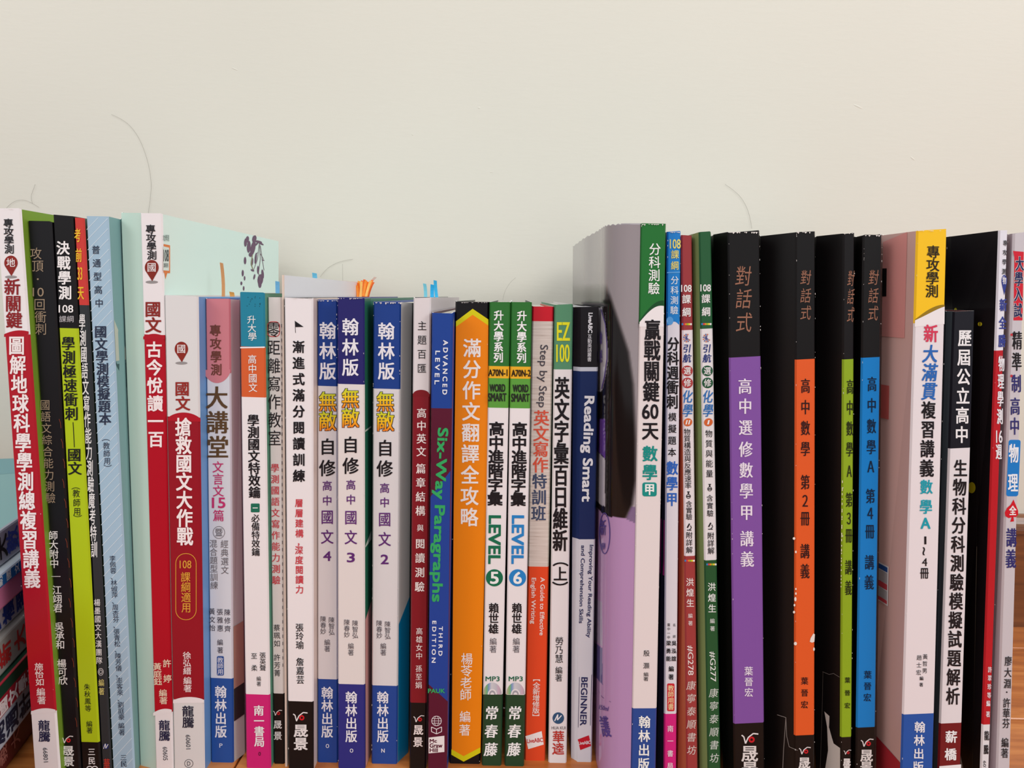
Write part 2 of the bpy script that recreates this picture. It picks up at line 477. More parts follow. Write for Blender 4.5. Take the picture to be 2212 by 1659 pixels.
def p8(p):
    arc(p, 441, 497.5, 805, 804, 23, (206, 128, 138), e=.75)
    p.T(465, 702, 468, 811, '專攻學測', 23, (110, 62, 52), .6, .5)
    p.T(468, 836, 471, 990, '大講堂', 45, (92, 68, 44), 1.6, .6)
    m_ = (196, 50, 110)
    p.T(471, 997, 472, 1073, '文言文', 23, m_, .2, .2); p.L(472.5, 1086, '15', 28, 22, m_, .8, .6); p.T(472, 1101, 473, 1127, '篇', 23, m_, .2, .2)
    g = (110, 104, 108); p.ring(473, 1150, 13, 13.5, 1, g); p.C([('暨', 473, 1150)], 16, 17, g)
    p.T(485, 1167, 486, 1240, '經典選文', 16, g); p.T(461, 1166, 463, 1273, '混合題型訓練', 16, g)
    k_ = (60, 52, 66)
    p.T(491, 1316, 492, 1365, '陳修齊', 13, k_); p.T(475, 1315, 476, 1364, '張雅惠', 13, k_); p.T(458, 1314, 459, 1363, '黃文怡', 13, k_); p.T(475.5, 1381, 476, 1411, '編著', 12.5, k_)
    p.rrect(476.3, 1438, 15, 42, 3, (54, 86, 150), 2); p.T(476, 1420, 476.5, 1457, '教師用', 12, (225, 225, 235))
    p.T(477, 1482, 477.5, 1593, '翰林出版', 24, (230, 230, 238), .7, .5); p.L(477.5, 1610, 'P', 6.5, 9, (210, 215, 235), .3)


def p9(p):
    w = (236, 236, 236)
    p.line([(519, 751), (572, 750)], 3, WHT, 1)
    p.T(543, 682, 546, 736, '升大學', 18, w, .1, .1); p.T(545, 767, 547, 847, '高中國文', 18, w, .1, .1)
    p.T(547, 896, 550.5, 1076, '學測國文特效鑰', 24, BLK, 1, .4)
    p.rrect(551.5, 1097, 19, 19, 2, (30, 110, 86), 2); p.line([(546, 1097), (557, 1097)], 1.8, w, 3)
    p.T(552, 1111, 553, 1201, '必備特效鑰', 17, BLK, .4, .1)
    p.T(567.5, 1409, 568, 1449, '張英聲', 13, BLK, .1); p.C([('至', 549, 1417), ('柔', 549.5, 1443)], 13, 13, BLK); p.T(559, 1461, 559.3, 1482, '編著', 9.5, BLK)
    p.T(559, 1524, 561, 1613, '南一書局', 21, w, .8, .4); p.L(561, 1628, '0', 5, 8, (60, 20, 40))
    for i in range(16): p.disc(533 + random.random() * 34, 640 + random.random() * 22, .8, .9, (30, 60, 70), 1, 6)


def p10(p):
    p.T(591, 696, 593.5, 963, '零距離寫作教室', 27, BLK, .1, hk=1.15)
    p.rline(591, 711, 26, 32, 9, 1.6, (206, 60, 60), 2)
    p.T(594, 1002, 597, 1262, '學測國語文寫作能力測驗', 17, (206, 70, 80), .4, .1)
    p.T(598, 1349, 598.5, 1397, '蔡珮如', 13.5, BLK); p.T(598.5, 1413, 599, 1461, '許芳菁', 13.5, BLK)
    p.eye(600, 1540, 19); p.T(600, 1556, 600.5, 1598, '晟景', 17, (220, 216, 216), .6, .3)
    for i in range(48):
        y = 700 + i * 15.6; p.line([(608.3 + i * .06, y), (608.3 + i * .06, y + 7)], 1.6, (90, 84, 90), 1)


def p11(p):
    p.poly([(637, 693), (656, 706), (638, 706.5)], BLK, 2); p.line([(637.5, 693), (638.5, 719)], 1, BLK)
    p.T(645, 737, 646, 1041, '漸進式滿分閱讀訓練', 24.5, BLK, 1, .8)
    p.T(646, 1078, 647, 1161, '層層建構', 16.5, (204, 66, 76), .4, .4); p.C([('，', 650, 1171)], 17, 17, (204, 66, 76), .3, .3)
    p.T(646, 1180, 647.5, 1282, '深度閱讀力', 16.5, (204, 66, 76), .4, .4)
    p.T(647, 1347, 648, 1402, '張玲瑜', 16.5, BLK, .2, .1); p.T(648, 1421, 649, 1477, '詹嘉芸', 16.5, BLK, .2, .1)
    p.eye(649, 1549, 31); p.T(650, 1565, 650, 1620, '晟景', 29, (228, 222, 222), 1.3, .8)


def hanlin(p, x, xs, ys, num, code):
    w = (232, 230, 238)
    p.T(x[0], ys[0], x[0], ys[1], '翰林版', 34, w, 1, .6)
    mid = (ys[2] + ys[3]) / 2; hh = (ys[3] - ys[2]) / 2
    for ch, yc in (('無', mid - hh / 2), ('敵', mid + hh / 2)):
        v, f, _ = centred(ch, False) if ch in GLY else ([], [], 1)
        p.glyph(v, f, x[1], yc, 36, hh * .98, (40, 30, 24), 3, bx=2.3, by=1.9)
        p.glyph(v, f, x[1], yc, 36, hh * .98, (1, 2, int(yc) % 200), 5, bx=.7, by=.5, m=FIRE)
    p.T(x[1], ys[4], x[2], ys[5], '自修', 33, BLK, .9, .6)
    pu = (96, 44, 116)
    p.T(x[2], ys[6], x[2], ys[7], '高中', 20, pu, .4, .3)
    p.C([('國', x[2], ys[8]), ('文', x[2], ys[9])], 26, 30, pu, .4, .3); p.L(x[2], ys[10], num, 16, 20, pu, .8, .6)
    g = (84, 76, 84)
    p.T(xs[0], ys[11], xs[0] + .6, ys[11] + 39, '陳智弘', 12.5, g); p.T(xs[1], ys[11] - 2, xs[1] + .6, ys[11] + 37, '陳春妙', 12.5, g); p.T(xs[2], ys[12], xs[2], ys[12] + 27, '編著', 12.5, g)
    p.T(x[3], ys[13], x[3], ys[13] + 109, '翰林出版', 24, w, .6, .4); p.L(x[3] + .5, ys[13] + 127, code, 7, 8.5, w, .3)


def p12(p): hanlin(p, (708, 708, 707, 707), (716, 698, 707), (697, 820, 847, 931, 948, 1029, 1039, 1092, 1117, 1160, 1201, 1333, 1381, 1484), '4', 'O')
def p13(p):
    hanlin(p, (757, 757, 758, 759), (767, 749, 758), (689, 812, 840, 924, 944, 1024, 1037, 1090, 1118, 1161, 1204, 1340, 1389, 1494), '3', 'O')
def p15(p): hanlin(p, (834.5, 832.5, 831, 827), (837, 819, 828), (698, 820, 847, 932, 951, 1030, 1044, 1096, 1122, 1165, 1208, 1342, 1389, 1494), '2', 'N')


def p16(p):
    arc(p, 892, 927.5, 851, 851, -9, (126, 26, 34), e=.6)
    p.T(912, 694, 911, 806, '主題百匯', 19, BLK)
    w = (238, 226, 224)
    p.T(911, 882, 910, 986, '高中英文', 20, w, .5, .1); p.T(909.5, 1002, 908, 1114, '篇章結構', 20, w, .5, .1); p.T(908, 1131, 908, 1150, '與', 14, w, .2)
    p.T(908, 1164, 906.5, 1278, '閱讀測驗', 20, w, .5, .1); p.T(906, 1356, 905.5, 1424, '高雄女中', 14, w, .1); p.T(905, 1437, 904.5, 1487, '孫至娟', 14, w, .1)
    p.eye(905, 1553, 23); p.T(904, 1566, 903, 1613, '晟景', 20, w, .8, .4)


def p17(p):
    bl, mr = (34, 66, 150), (88, 20, 46)
    p.poly([(973, 1017), (967, 1515), (926, 1478), (930, 1073)], bl, 1)
    w = (230, 232, 240); g = (52, 166, 96)
    p.R(963, 735, 961, 852, 'A D V A N C E D', 10, w, .5, .5); p.R(946, 758, 944, 830, 'L E V E L', 10, w, .5, .5)
    p.R(958, 925, 951, 1078, 'Six-Way', 22, g, 1.4, 1.2); p.R(951, 1092, 945, 1299, 'Paragraphs', 22, g, 1.4, 1.2)
    p.R(952.5, 1353, 951.5, 1416, 'T H I R D', 8.5, w, .4, .4); p.R(938.5, 1341, 937, 1431, 'E D I T I O N', 8.5, w, .4, .4)
    p.L(943, 1492, 'PAUK', 36, 9, g, .4, .4)
    w2 = (225, 215, 220); p.ring(943, 1557, 11, 11, 1.3, w2); p.ring(943, 1557, 5, 11, .9, w2)
    for dy in (-5, 0, 5): p.line([(933, 1557 + dy), (953, 1557 + dy)], 1, w2)
    p.line([(932, 1570), (932, 1580), (943, 1585), (954, 1580), (954, 1570), (943, 1575), (932, 1570)], 1.6, w2); p.line([(943, 1575), (943, 1585)], 1.6, w2)
    p.poly([(926, 1593), (960, 1589), (960, 1624), (926, 1627)], (232, 226, 226), 2)
    p.L(936, 1600, 'Mc', 15, 7.5, mr, .5, .4); p.L(942, 1610, 'Graw', 27, 9, mr, .5, .4); p.L(937, 1620, 'Hill', 17, 8, mr, .5, .4)


def p18(p):
    ye, o = (214, 204, 20), (238, 134, 18)
    p.poly([(985, 694), (1021, 667), (1055, 690), (1055, 703), (1021, 680), (985, 706)], ye, 1)
    p.poly([(985, 706), (1021, 680), (1055, 703), (1052.5, 990), (1045, 1300), (1038, 1626), (1001.5, 1644), (975.8, 1630), (980, 1100)], o, 1)
    p.poly([(1037.7, 1614), (1037.5, 1626), (1001.5, 1645), (975, 1630), (975.3, 1618), (1001.5, 1633)], ye, 2)
    w = (242, 234, 230)
    p.T(1020.5, 733, 1013, 1137, '滿分作文翻譯全攻略', 37, w, .9, .8)
    p.T(1009, 1411, 1005.5, 1513, '楊苓老師', 24, w, .2, .2); p.T(1005, 1536, 1003.5, 1589, '編著', 23, w, .2, .2)


def smart(p, o, num, colr, mark, oy=0):
    w = (238, 238, 238); k_ = (40, 46, 36)
    p.T(1077.5 + o, 671 + oy, 1076.5 + o, 783 + oy, '升大學系列', 20, w, .7, .6)
    p.L(1075.5 + o, 805 + oy, mark, 41, 14, (50, 34, 16), .7, .5)
    p.L(1074.5 + o, 838 + oy, 'WORD', 33, 16, k_, .9, .7); p.L(1074 + o, 858 + oy, 'SMART', 39, 17, k_, .9, .7)
    p.T(1073 + o, 912 + oy, 1069 + o, 1092 + oy, '高中進階字彙', 31, BLK, 1.4, 1.1)
    p.R(1070 - .3 + o, 1114, 1068.5 + o, 1217, 'LEVEL', 26, colr, 1.6, 1.4)
    p.disc(1068 + o, 1248, 18.5, 18.5, colr, 2); p.L(1068 + o, 1248, num, 17, 25, w, 1.1, 1)
    p.T(1067 + o, 1303, 1066 + o, 1369, '賴世雄', 20.5, BLK, .7, .5); p.T(1065.5 + o, 1378, 1065 + o, 1410, '編著', 15, (90, 84, 90))
    p.L(1064 + o, 1466, 'MP3', 30, 10, (20, 100, 70), .3, .3)
    p.disc(1063.5 + o, 1500, 20, 26, (0, 1, 3), 1, 24, CD, math.pi, 2 * math.pi); p.disc(1063.5 + o, 1500, 10, 12, (228, 222, 224), 2, 20, None, math.pi, 2 * math.pi)
    p.disc(1063.5 + o, 1500, 7, 9, (160, 158, 166), 3, 20, None, math.pi, 2 * math.pi); p.disc(1063.5 + o, 1500, 4, 5, (228, 222, 224), 4, 20, None, math.pi, 2 * math.pi)
    p.T(1062.5 + o, 1526, 1060 + o, 1633, '常春藤', 27, w, 1.0, .4, shear=.12)


def p19(p): smart(p, 0, '5', (22, 110, 78), 'A70N-1')
def p20(p): smart(p, 50, '6', (40, 130, 200), 'A70N-2', 1)


def p21(p):
    p.R(1176, 745, 1172, 880, 'Step by Step', 17, (74, 70, 78), .1, .3)
    p.T(1170, 887, 1167, 1021, '英文寫作', 32, (214, 84, 62), .9, .3); p.T(1166, 1024, 1163, 1125, '特訓班', 30, (66, 76, 104), 1.1, .4)
    w = (240, 220, 214)
    p.R(1172.5, 1247, 1170.5, 1372, 'A Guide to Effective', 9.5, w, .2, .3); p.R(1153.5, 1248, 1152, 1347, 'English Writing', 9.5, w, .2, .3)
    p.T(1159, 1474, 1157.5, 1541, '全新增修版', 15, w, .3, .2); p.C([('︻', 1159, 1465), ('︼', 1157.5, 1549)], 15, 14, w)
    p.poly([(1135, 1590), (1170, 1579), (1174.5, 1608), (1141, 1618)], (240, 232, 230), 2); p.L(1155.5, 1599, 'LiveABC', 34, 9, (200, 40, 40), .3, .3, rot=-.08)


def p22(p):
    y_ = (226, 222, 40)
    p.L(1217, 716, 'EZ', 27, 39, y_, .9, .8); p.L(1216, 763, '100', 28, 38, y_, .7, .4)
    p.T(1214.5, 816, 1209.5, 1191, '英文字彙百日維新', 30, BLK, 1.5, 1.1, hk=1.45)
    p.C([('上', 1210.5, 1240)], 28, 30, BLK, 1, .8); p.C([('︵', 1211, 1210), ('︶', 1210, 1270)], 32, 26, BLK, .8, .8)
    p.T(1208.5, 1376, 1207.5, 1432, '勞乃慧', 17, BLK, .1); p.T(1207.3, 1440, 1206.8, 1472, '編著', 15, BLK, .1)
    p.disc(1206, 1551, 12.5, 12.5, (50, 84, 120), 2); p.line([(1198, 1557), (1205, 1543), (1204, 1555), (1213, 1545)], 2.2, (232, 232, 236), 3)
    p.L(1206.5, 1572, 'HUA KUI', 30, 6.5, (110, 106, 110), .1); p.T(1206.5, 1579, 1205.5, 1630, '華逵', 24, (186, 56, 50), .8, .5)


def p23(p):
    w = (232, 232, 238); nv = (38, 44, 92)
    p.R(1276, 676, 1275, 719, 'LiveABC', 9, w, .6, .5); p.T(1274, 722, 1273, 781, '互動英語叢書', 9, w)
    p.R(1274, 856, 1268, 1083, 'Reading Smart', 21, w, 1.3, 1.1)
    p.R(1278, 1177, 1272, 1377, 'Improving Your Reading Ability', 8.5, nv, .25, .25); p.R(1260, 1178, 1255, 1346, 'and Comprehension Skills', 8.5, nv, .25, .25)
    p.R(1263, 1463, 1260, 1567, 'BEGINNER', 14, nv, .5, .4); p.line([(1278, 1457), (1275, 1567)], 1, nv); p.line([(1251.5, 1462), (1249, 1571)], 1, nv)
    p.poly([(1248, 1597), (1272, 1588), (1277, 1611), (1253.5, 1620)], (196, 26, 46), 2); p.L(1262.5, 1604, 'LiveABC', 26, 7, w, .2, .2, rot=-.08)


def p24(p):
    g1, g2 = (30, 96, 50), (24, 118, 54)
    # white field with a curved upper edge, a dark green swoosh above it
    n_ = 16
    up = [(1381.5 + 52.5 * i / (n_ - 1), 692 - 43 * math.sin(math.pi / 2 * min(1, i / (n_ - 1) * 1.05))) for i in range(n_)]
    lo = [(x, y + 4 + 8 * i / (n_ - 1)) for i, (x, y) in enumerate(up)]
    p.poly(lo + [(1433.5, 706), (1381.3, 706)], WHT, 1); p.poly(up + lo[::-1], (24, 76, 40), 1)
    w = (238, 240, 238)
    p.T(1415, 526, 1412, 636, '分科測驗', 24, w, .3, .2)
    p.T(1410, 692, 1406, 868, '贏戰關鍵', 33, BLK, 1.4, 1.1, hk=1.35); p.L(1404.5, 889, '60', 34, 31, BLK, 1.1, .8); p.C([('天', 1404.5, 931)], 34, 38, BLK, 1.2, 1)
    t = (24, 142, 134); p.T(1404, 964, 1403.5, 1037, '數學', 31, t, 1.1, .9); p.rrect(1403, 1057, 31, 30, 5, t, 2); p.C([('甲', 1403, 1057)], 22, 24, w, 1, .8, 4)
    p.C([('殷', 1396.5, 1411), ('灝', 1396, 1438)], 13, 13, BLK); p.T(1395.5, 1452, 1395, 1471, '編著', 10.5, BLK)
    p.T(1392.5, 1547, 1390, 1663, '翰林出版', 24, w, .7, .5)


def p25(p):
    b_ = (30, 128, 206)
    p.poly([(1440, 690), (1468, 690), (1467.5, 702), (1462, 697), (1455, 693), (1450, 696), (1444, 703), (1440, 702)], b_, 1)
    p.disc(1447, 693, 7.5, 9, (90, 160, 222), 2); p.line([(1441, 589), (1469, 588)], 2.5, (96, 164, 224), 2)
    y_ = (232, 220, 120)
    p.L(1458.5, 527, '108', 23, 20, y_, .4, .3); p.T(1458, 541, 1457.5, 583, '課綱', 16.5, y_, .2, .2, hk=1.05); p.T(1457.5, 597, 1456, 679, '分科測驗', 16.5, (232, 240, 246), .1, .1)
    p.T(1454.5, 729, 1452, 883, '分科週衝刺', 24, BLK, 1, .8, hk=1.15); p.T(1452.5, 892, 1451.5, 986, '模擬題本', 17, BLK, .3, .2)
    p.T(1452, 997, 1451, 1093, '數學甲', 24, (46, 100, 190), .9, .7, hk=1.15)
    p.C([('名', 1456.5, 1350), ('師', 1456.3, 1375)], 6, 6.5, BLK); p.T(1444.5, 1346, 1444.3, 1380, '臺中一中', 6.5, BLK)
    p.T(1456, 1384, 1455.5, 1428, '吳泓誼', 10, BLK, .3, .2); p.T(1444.2, 1384, 1443.8, 1428, '梁勇能', 10, BLK, .3, .2); p.T(1450, 1439, 1449.5, 1468, '編著', 11, BLK, .3, .2)
    p.rrect(1449, 1506, 16, 60, 3, (206, 44, 56), 2); p.T(1449, 1480, 1449, 1533, '教師用書', 12.5, (240, 226, 170), .1)
    p.T(1448, 1567, 1447.5, 1661, '南一書局', 12.5, (240, 224, 232), .2, .1, hk=1.05)


def chem(p, o, dark, ring, t1):
    """o(y) = x of the spine's middle"""
    w = (232, 230, 230)
    p.L(o(622), 622 + t1, '108', 22, 15, w, .4, .3); p.T(o(637), 636 + t1, o(682), 683 + t1, '課綱', 18, w, .4, .3)
    for y in (700 + t1 * .3, ring[0]):
        for i, c in enumerate(((50, 130, 190), (206, 60, 80), (230, 140, 40), (150, 190, 60), (236, 210, 60), (230, 230, 230))):
            p.line([(o(y) - 11 + i * 3.7, y), (o(y) - 7.5 + i * 3.7, y)], 4, c, 2)
    for i in range(9):
        a = .6 + i * .55; p.line([(o(730), 730), (o(730) + 8 * math.cos(a), 730 + 9 * math.sin(a))], 1.1, (70, 70, 130)); p.disc(o(730) + 7 * math.cos(a), 730 + 8 * math.sin(a), 1.5, 1.5, (90, 90, 150) if i % 2 else (210, 110, 70), 3, 8)
    nv = (50, 62, 124)
    p.T(o(745), 744, o(782), 783, '引航', 17, nv, .7, .3, shear=.15)
    for y, ch in ((801, '選'), (827, '修')): p.disc(o(y), y, 12, 11.5, dark, 2); p.C([(ch, o(y), y)], 15, 16, w, .2, .2, 4)
    p.C([('化', o(857), 857), ('學', o(887), 887)], 21, 27, (46, 110, 180), .6, .3, 3, .15)
    p.disc(o(912), 912, 9.5, 8.5, (208, 100, 50), 2, rot=-.3); p.L(o(912), 912, ring[1], 8 if len(ring[1]) > 1 else 3, 9, w, .4, .3, 4, shear=.25)


def fl_(p, x, y):
    p.ring(x, y + 2, 5, 5, 1.4, BLK); p.line([(x, y - 3), (x, y - 8)], 3, BLK); p.line([(x - 3, y - 8), (x + 3, y - 8)], 1.4, BLK); p.line([(x - 4, y + 2), (x + 4, y + 2)], 2.4, BLK)
def mi_(p, x, y):
    p.line([(x - 5, y + 7), (x + 5, y + 7)], 1.8, BLK); p.line([(x + 1, y + 6), (x + 5, y + 2), (x + 3, y - 3)], 1.6, BLK); p.line([(x - 4, y + 2), (x + 1, y - 7)], 3, BLK)


def p26(p):
    o = lambda y: 1482.2 + (y - 600) * .0115 + max(0, y - 1150) * .006
    chem(p, o, (170, 60, 62), (1211, 'II'), 1)
    p.T(1484, 926, 1486.5, 1056, '物質構造與反應速率', 14, BLK, .1); fl_(p, 1487, 1070)
    p.T(1488, 1082, 1488.5, 1123, '含實驗', 13, BLK, .1); mi_(p, 1488.5, 1138); p.T(1488.7, 1149, 1489, 1195, '附詳解', 13.5, BLK, .2)
    w = (234, 222, 220)
    p.T(1490, 1249, 1491, 1311, '洪煌生', 16, w, .3, .2); p.T(1491, 1325, 1491.4, 1351, '編著', 9.5, w); p.R(1491.5, 1394, 1492.5, 1458, '#G278', 12, w, .2)
    p.T(1493, 1471, 1494, 1630, '康寧泰順書坊', 18.5, (214, 196, 190), .2, 0, shear=.15)


def p28(p):
    o = lambda y: 1524 + (y - 620) * .021
    chem(p, o, (34, 84, 56), (1219, 'I'), 0)
    p.T(1531, 929, 1532.5, 1031, '物質與能量', 15, BLK, .1); fl_(p, 1533, 1054)
    p.T(1533, 1069, 1534, 1116, '含實驗', 13.5, BLK, .1); mi_(p, 1534.5, 1136); p.T(1535, 1150, 1536, 1197, '附詳解', 14, BLK, .2)
    w = (226, 230, 226)
    p.T(1537, 1259, 1538.5, 1323, '洪煌生', 16.5, w, .3, .2); p.T(1538.5, 1336, 1539, 1363, '編著', 10, w); p.R(1539.5, 1407, 1541, 1472, '#G277', 12, w, .2)
    p.T(1541.5, 1487, 1543, 1647, '康寧泰順書坊', 18.5, (200, 208, 200), .2, 0, shear=.15)


BRZ = (150, 104, 84)


def dlg(p, xs, w, rows, col, au, ey, sz):
    p.C([('對', xs(598), rows[0][0]), ('話', xs(640), rows[0][1]), ('式', xs(680), rows[0][2])], w, sz[0], BRZ, 0, 0, 3, .12)
    p.C([(c, xs(y), y) for c, y in rows[1]], sz[1], sz[2], col, sz[3], .1)
    p.T(xs(au[0]), au[0], xs(au[1]), au[1], '葉晉宏', sz[4], col, .3, .1)
    p.eye(xs(ey) + 1, ey, sz[5]); p.C([('晟', xs(ey + 34), ey + 12 + sz[5] * .55), ('景', xs(ey + 60), ey + 12 + sz[5] * 1.5)], sz[5] * .95, sz[5] * .95, (222, 216, 214), 1.1, .6)


def p29(p):
    dlg(p, lambda y: 1606 + (y - 598) * .0128, 33, ((597, 646, 697), list(zip('高中選修數學甲講義', (835, 878, 924, 971, 1016, 1061, 1107, 1164, 1208)))), (232, 222, 236), (1440, 1505), 1596, (42, 28, 33, .9, 18, 36))
def p30(p):
    dlg(p, lambda y: 1740.5 - (y - 598) * .003, 22, ((600, 639, 676), list(zip('高中數學第２冊講義', (834, 880, 925, 970, 1042, 1082, 1120, 1191, 1234)))), (48, 24, 26), (1463, 1530), 1622, (31, 19, 31, .6, 15, 25))
    w = (232, 222, 214)
    for x, y, a, b_ in ((1715, 1163, 3, 3), (1719, 1192, 2, 3), (1719, 1272, 1.6, 2.5), (1719, 1282, 1.8, 3), (1718, 1294, 2.5, 5), (1716, 1307, 2, 3), (1715, 1322, 2.5, 3), (1718, 1390, 3.5, 4), (1758, 1402, 2, 4)): p.disc(x, y, a, b_, w, 2, 7)
    p.poly([(1757, 1368), (1751, 1378), (1749, 1386), (1754, 1388), (1759, 1386), (1760, 1370)], w, 2)
def p31(p):
    dlg(p, lambda y: 1838 - (y - 598) * .0085, 14, ((602, 641, 680), list(zip('高中數學Ａ第３冊講義', (836, 881, 926, 971, 1018, 1080, 1120, 1157, 1226, 1270)))), (40, 44, 20), (1463, 1530), 1625, (33, 14, 31, .5, 11.5, 16))
    for i in range(26): p.disc(1819.5 - i * .12, 1040 + i * 9 + random.random() * 8, 1, 1.5 + random.random() * 2, (216, 210, 180), 2, 6)
def p32(p):
    dlg(p, lambda y: 1887 - (y - 598) * .0148, 21, ((600, 639, 677), list(zip('高中數學Ａ第４冊講義', (830, 876, 921, 966, 1008, 1072, 1109, 1148, 1215, 1258)))), (14, 34, 62), (1449, 1515), 1605, (32, 19, 31, .6, 16, 27))


def p33(p):
    n_ = 14
    up = [(1976.5 + 64 * i / (n_ - 1), 690 - 32 * math.sin(math.pi / 2 * i / (n_ - 1))) for i in range(n_)]
    lo = [(x, y + 2 + 7 * math.sin(math.pi * min(1, i / (n_ - 1) * .9))) for i, (x, y) in enumerate(up)]
    p.poly(lo + [(2040, 700), (1976, 706)], WHT, 1); p.poly(up + lo[::-1], (150, 120, 30), 1)
    p.T(2016, 531, 2012.5, 643, '專攻學測', 27, (44, 36, 24), .5, .4)
    p.C([('新', 2010.5, 721)], 29, 37, (214, 60, 90), 1, .8)
    p.T(2010, 746, 2006.5, 864, '大滿貫', 31, (44, 104, 184), 1.1, .8, hk=1.15, shear=.12)
    p.T(2006, 868, 2001, 1030, '複習講義', 29, BLK, 1.1, .8, hk=1.2)
    t = (30, 158, 176); p.T(2001, 1037, 1999.5, 1110, '數學', 26, t, .8, .6, hk=1.1); p.L(1999, 1130, 'A', 20, 23, t, 1, .8)
    p.L(1998.5, 1167, '1', 4.5, 17, BLK); p.R(1998, 1182, 1998, 1199, '~', 22, BLK, .3, .3); p.L(1997, 1214, '4', 11, 17, BLK, .3); p.C([('冊', 1996.5, 1238)], 18, 24, BLK, .5, .4)
    p.T(1998.5, 1413, 1997, 1454, '黃哲男', 10.5, BLK); p.T(1985.5, 1415, 1984, 1458, '趙士宏', 10.5, BLK); p.T(1990.5, 1461, 1989.5, 1483, '編著', 8, BLK, .2)
    p.T(1987, 1559, 1982.5, 1668, '翰林出版', 22, (232, 232, 238), .6, .4)


def p34(p):
    w = (238, 236, 238)
    p.T(2084, 713, 2076.5, 957, '歷屆公立高中', 27.5, w, 1, .8, hk=1.22); p.T(2075, 994, 2057.5, 1522, '生物科分科測驗模擬試題解析', 28, BLK, 1, .8, hk=1.22)
    p.T(2055, 1579, 2052.5, 1642, '薪橋', 24, w, 1, .7); p.poly([(2029, 1655), (2076, 1651), (2076, 1659), (2029, 1663)], w, 1)


def p36(p):
    p.T(2171, 519, 2168, 593, '專攻學測', 8.5, BLK, .2, hk=1.4)
    p.disc(2169, 607, 6, 13, (50, 62, 140), 2); p.poly([(2163.5, 612), (2174.5, 612), (2169, 638)], (50, 62, 140), 2); p.C([('物', 2169, 606)], 8, 17, w_ := (232, 230, 236), .2)
    p.T(2167, 646, 2163.5, 750, '新全勝', 14.5, (56, 66, 146), .8, .5, hk=1.75)
    p.C([('物', 2162.8, 786), ('理', 2161.5, 824), ('學', 2160.5, 862), ('測', 2159.5, 900), ('週', 2157, 976)], 12.5, 33, w_, .6, .4); p.L(2158, 943, '16', 13, 27, w_, .5, .3)
    p.T(2138, 1440, 2136, 1508, '許翠珍等', 8, w_, .3, hk=1.5); p.T(2134.5, 1513, 2133.5, 1549, '編著', 8, w_, .4, hk=1.5)
    p.T(2131.5, 1579, 2129.5, 1629, '龍騰', 10, BLK, .4, .2, hk=1.9); p.R(2127, 1643, 2126, 1675, '60701', 6, BLK)


def p37(p):
    p.poly([(2188, 542), (2191, 556), (2189, 692), (2208.5, 692), (2211.5, 544)], (206, 34, 54), 1)
    for ch, x, y in (('大', 2202, 570), ('學', 2200, 603), ('入', 2199, 636), ('試', 2198, 671)):
        p.C([(ch, x, y)], 17, 30, (236, 230, 230), 1.8, 1.4, 3); p.C([(ch, x, y)], 17, 30, (36, 38, 86), .7, .5, 5)
    nv = (48, 46, 110)
    p.C([('精', 2197, 736), ('準', 2196, 782)], 20, 39, BLK, .8, .2); p.C([('制', 2195, 829)], 20, 38, nv, .8, .2); p.C([('高', 2192.5, 878), ('中', 2191.5, 921)], 20, 37, nv, .8, .2)
    for y in (723, 812): p.L(2184.5, y, '*', 5, 6, (200, 50, 60), .5, .5)
    p.rrect(2189, 1011, 26, 122, 5, (30, 122, 200), 1, -.045); p.T(2190, 960, 2187, 1063, '物理', 20, (232, 236, 244), .9, .6, hk=1.9)
    r_ = (204, 24, 40)
    p.poly([(2189, 1079), (2196, 1096), (2199, 1103), (2199, 1112), (2194, 1117), (2189, 1116), (2190, 1126), (2182, 1127), (2185, 1117), (2179, 1119), (2171.5, 1115), (2170, 1107), (2175, 1097), (2183, 1090)], r_, 2)
    p.C([('全', 2187, 1103)], 14, 20, (236, 228, 230), .8, .6, 4)
    p.T(2185, 1142, 2182.5, 1227, '講義', 21, nv, 1, .4, hk=1.8)
    p.T(2178, 1418, 2175.5, 1487, '廖大淵', 15, DK, .3, .2, hk=1.3); p.disc(2174.5, 1495, 1.6, 1.8, DK); p.T(2174.5, 1508, 2172.5, 1573, '許華芬', 15, DK, .3, .2, hk=1.3); p.T(2171, 1594, 2169.5, 1637, '編著', 15, DK, .3, .2, hk=1.3)


FY = floor_y
GR1, GR2 = (46, 112, 48), (92, 158, 62)
B('1', 'thick white and red textbook with green covers, beside the lying stack', .340, (-10, 44, 450), (73, 129, 1659), [(722, WHT), (1536, RED), (None, WHT)], cl=(60, 30, 80), cr=(124, 160, 52), prt=p1)
B('2', 'black textbook with tan lettering, between the white and red and the lime green books', .344, (57, 110, 478), (131, 173, 1659), [(None, (17, 15, 20))], cr=(15, 12, 17), prt=p2)
B('3', 'textbook with a black head and bright lime green spine', .345, (113, 155.5, 465), (176.5, 217, 1659), [(709, K), (1603, (178, 200, 26)), (None, K)], cr=(20, 24, 24), prt=p3)
B('4', 'thin dark booklet with red head and yellow lettering beside the lime green book', .346, (156, 181, 470), (218, 240, 1659), [(659, (204, 60, 54)), (None, (46, 50, 54))], R=(186, 243, .006, (96, 120, 100)), cr=(96, 120, 100), prt=p4)
B('5', 'pale blue workbook with fine white diagonal stripes on its spine', .347, (185, 233, 467), (243, 290, 1659), [(None, (164, 192, 212))], R=(260, 304, .010, (128, 168, 170)), cr=(128, 168, 170), prt=p5)
B('6', 'tall mint green textbook with white and red spine panel and flowers on its cover', .352, (302, 350, 460), (335.7, 374.3, 1659), [(723, WHT), (1538, (178, 8, 34)), (None, WHT)], L=(262, 304, .004, (196, 222, 210)), cl=(150, 190, 180), cr=(222, 246, 240), D=.172, prt=p6)
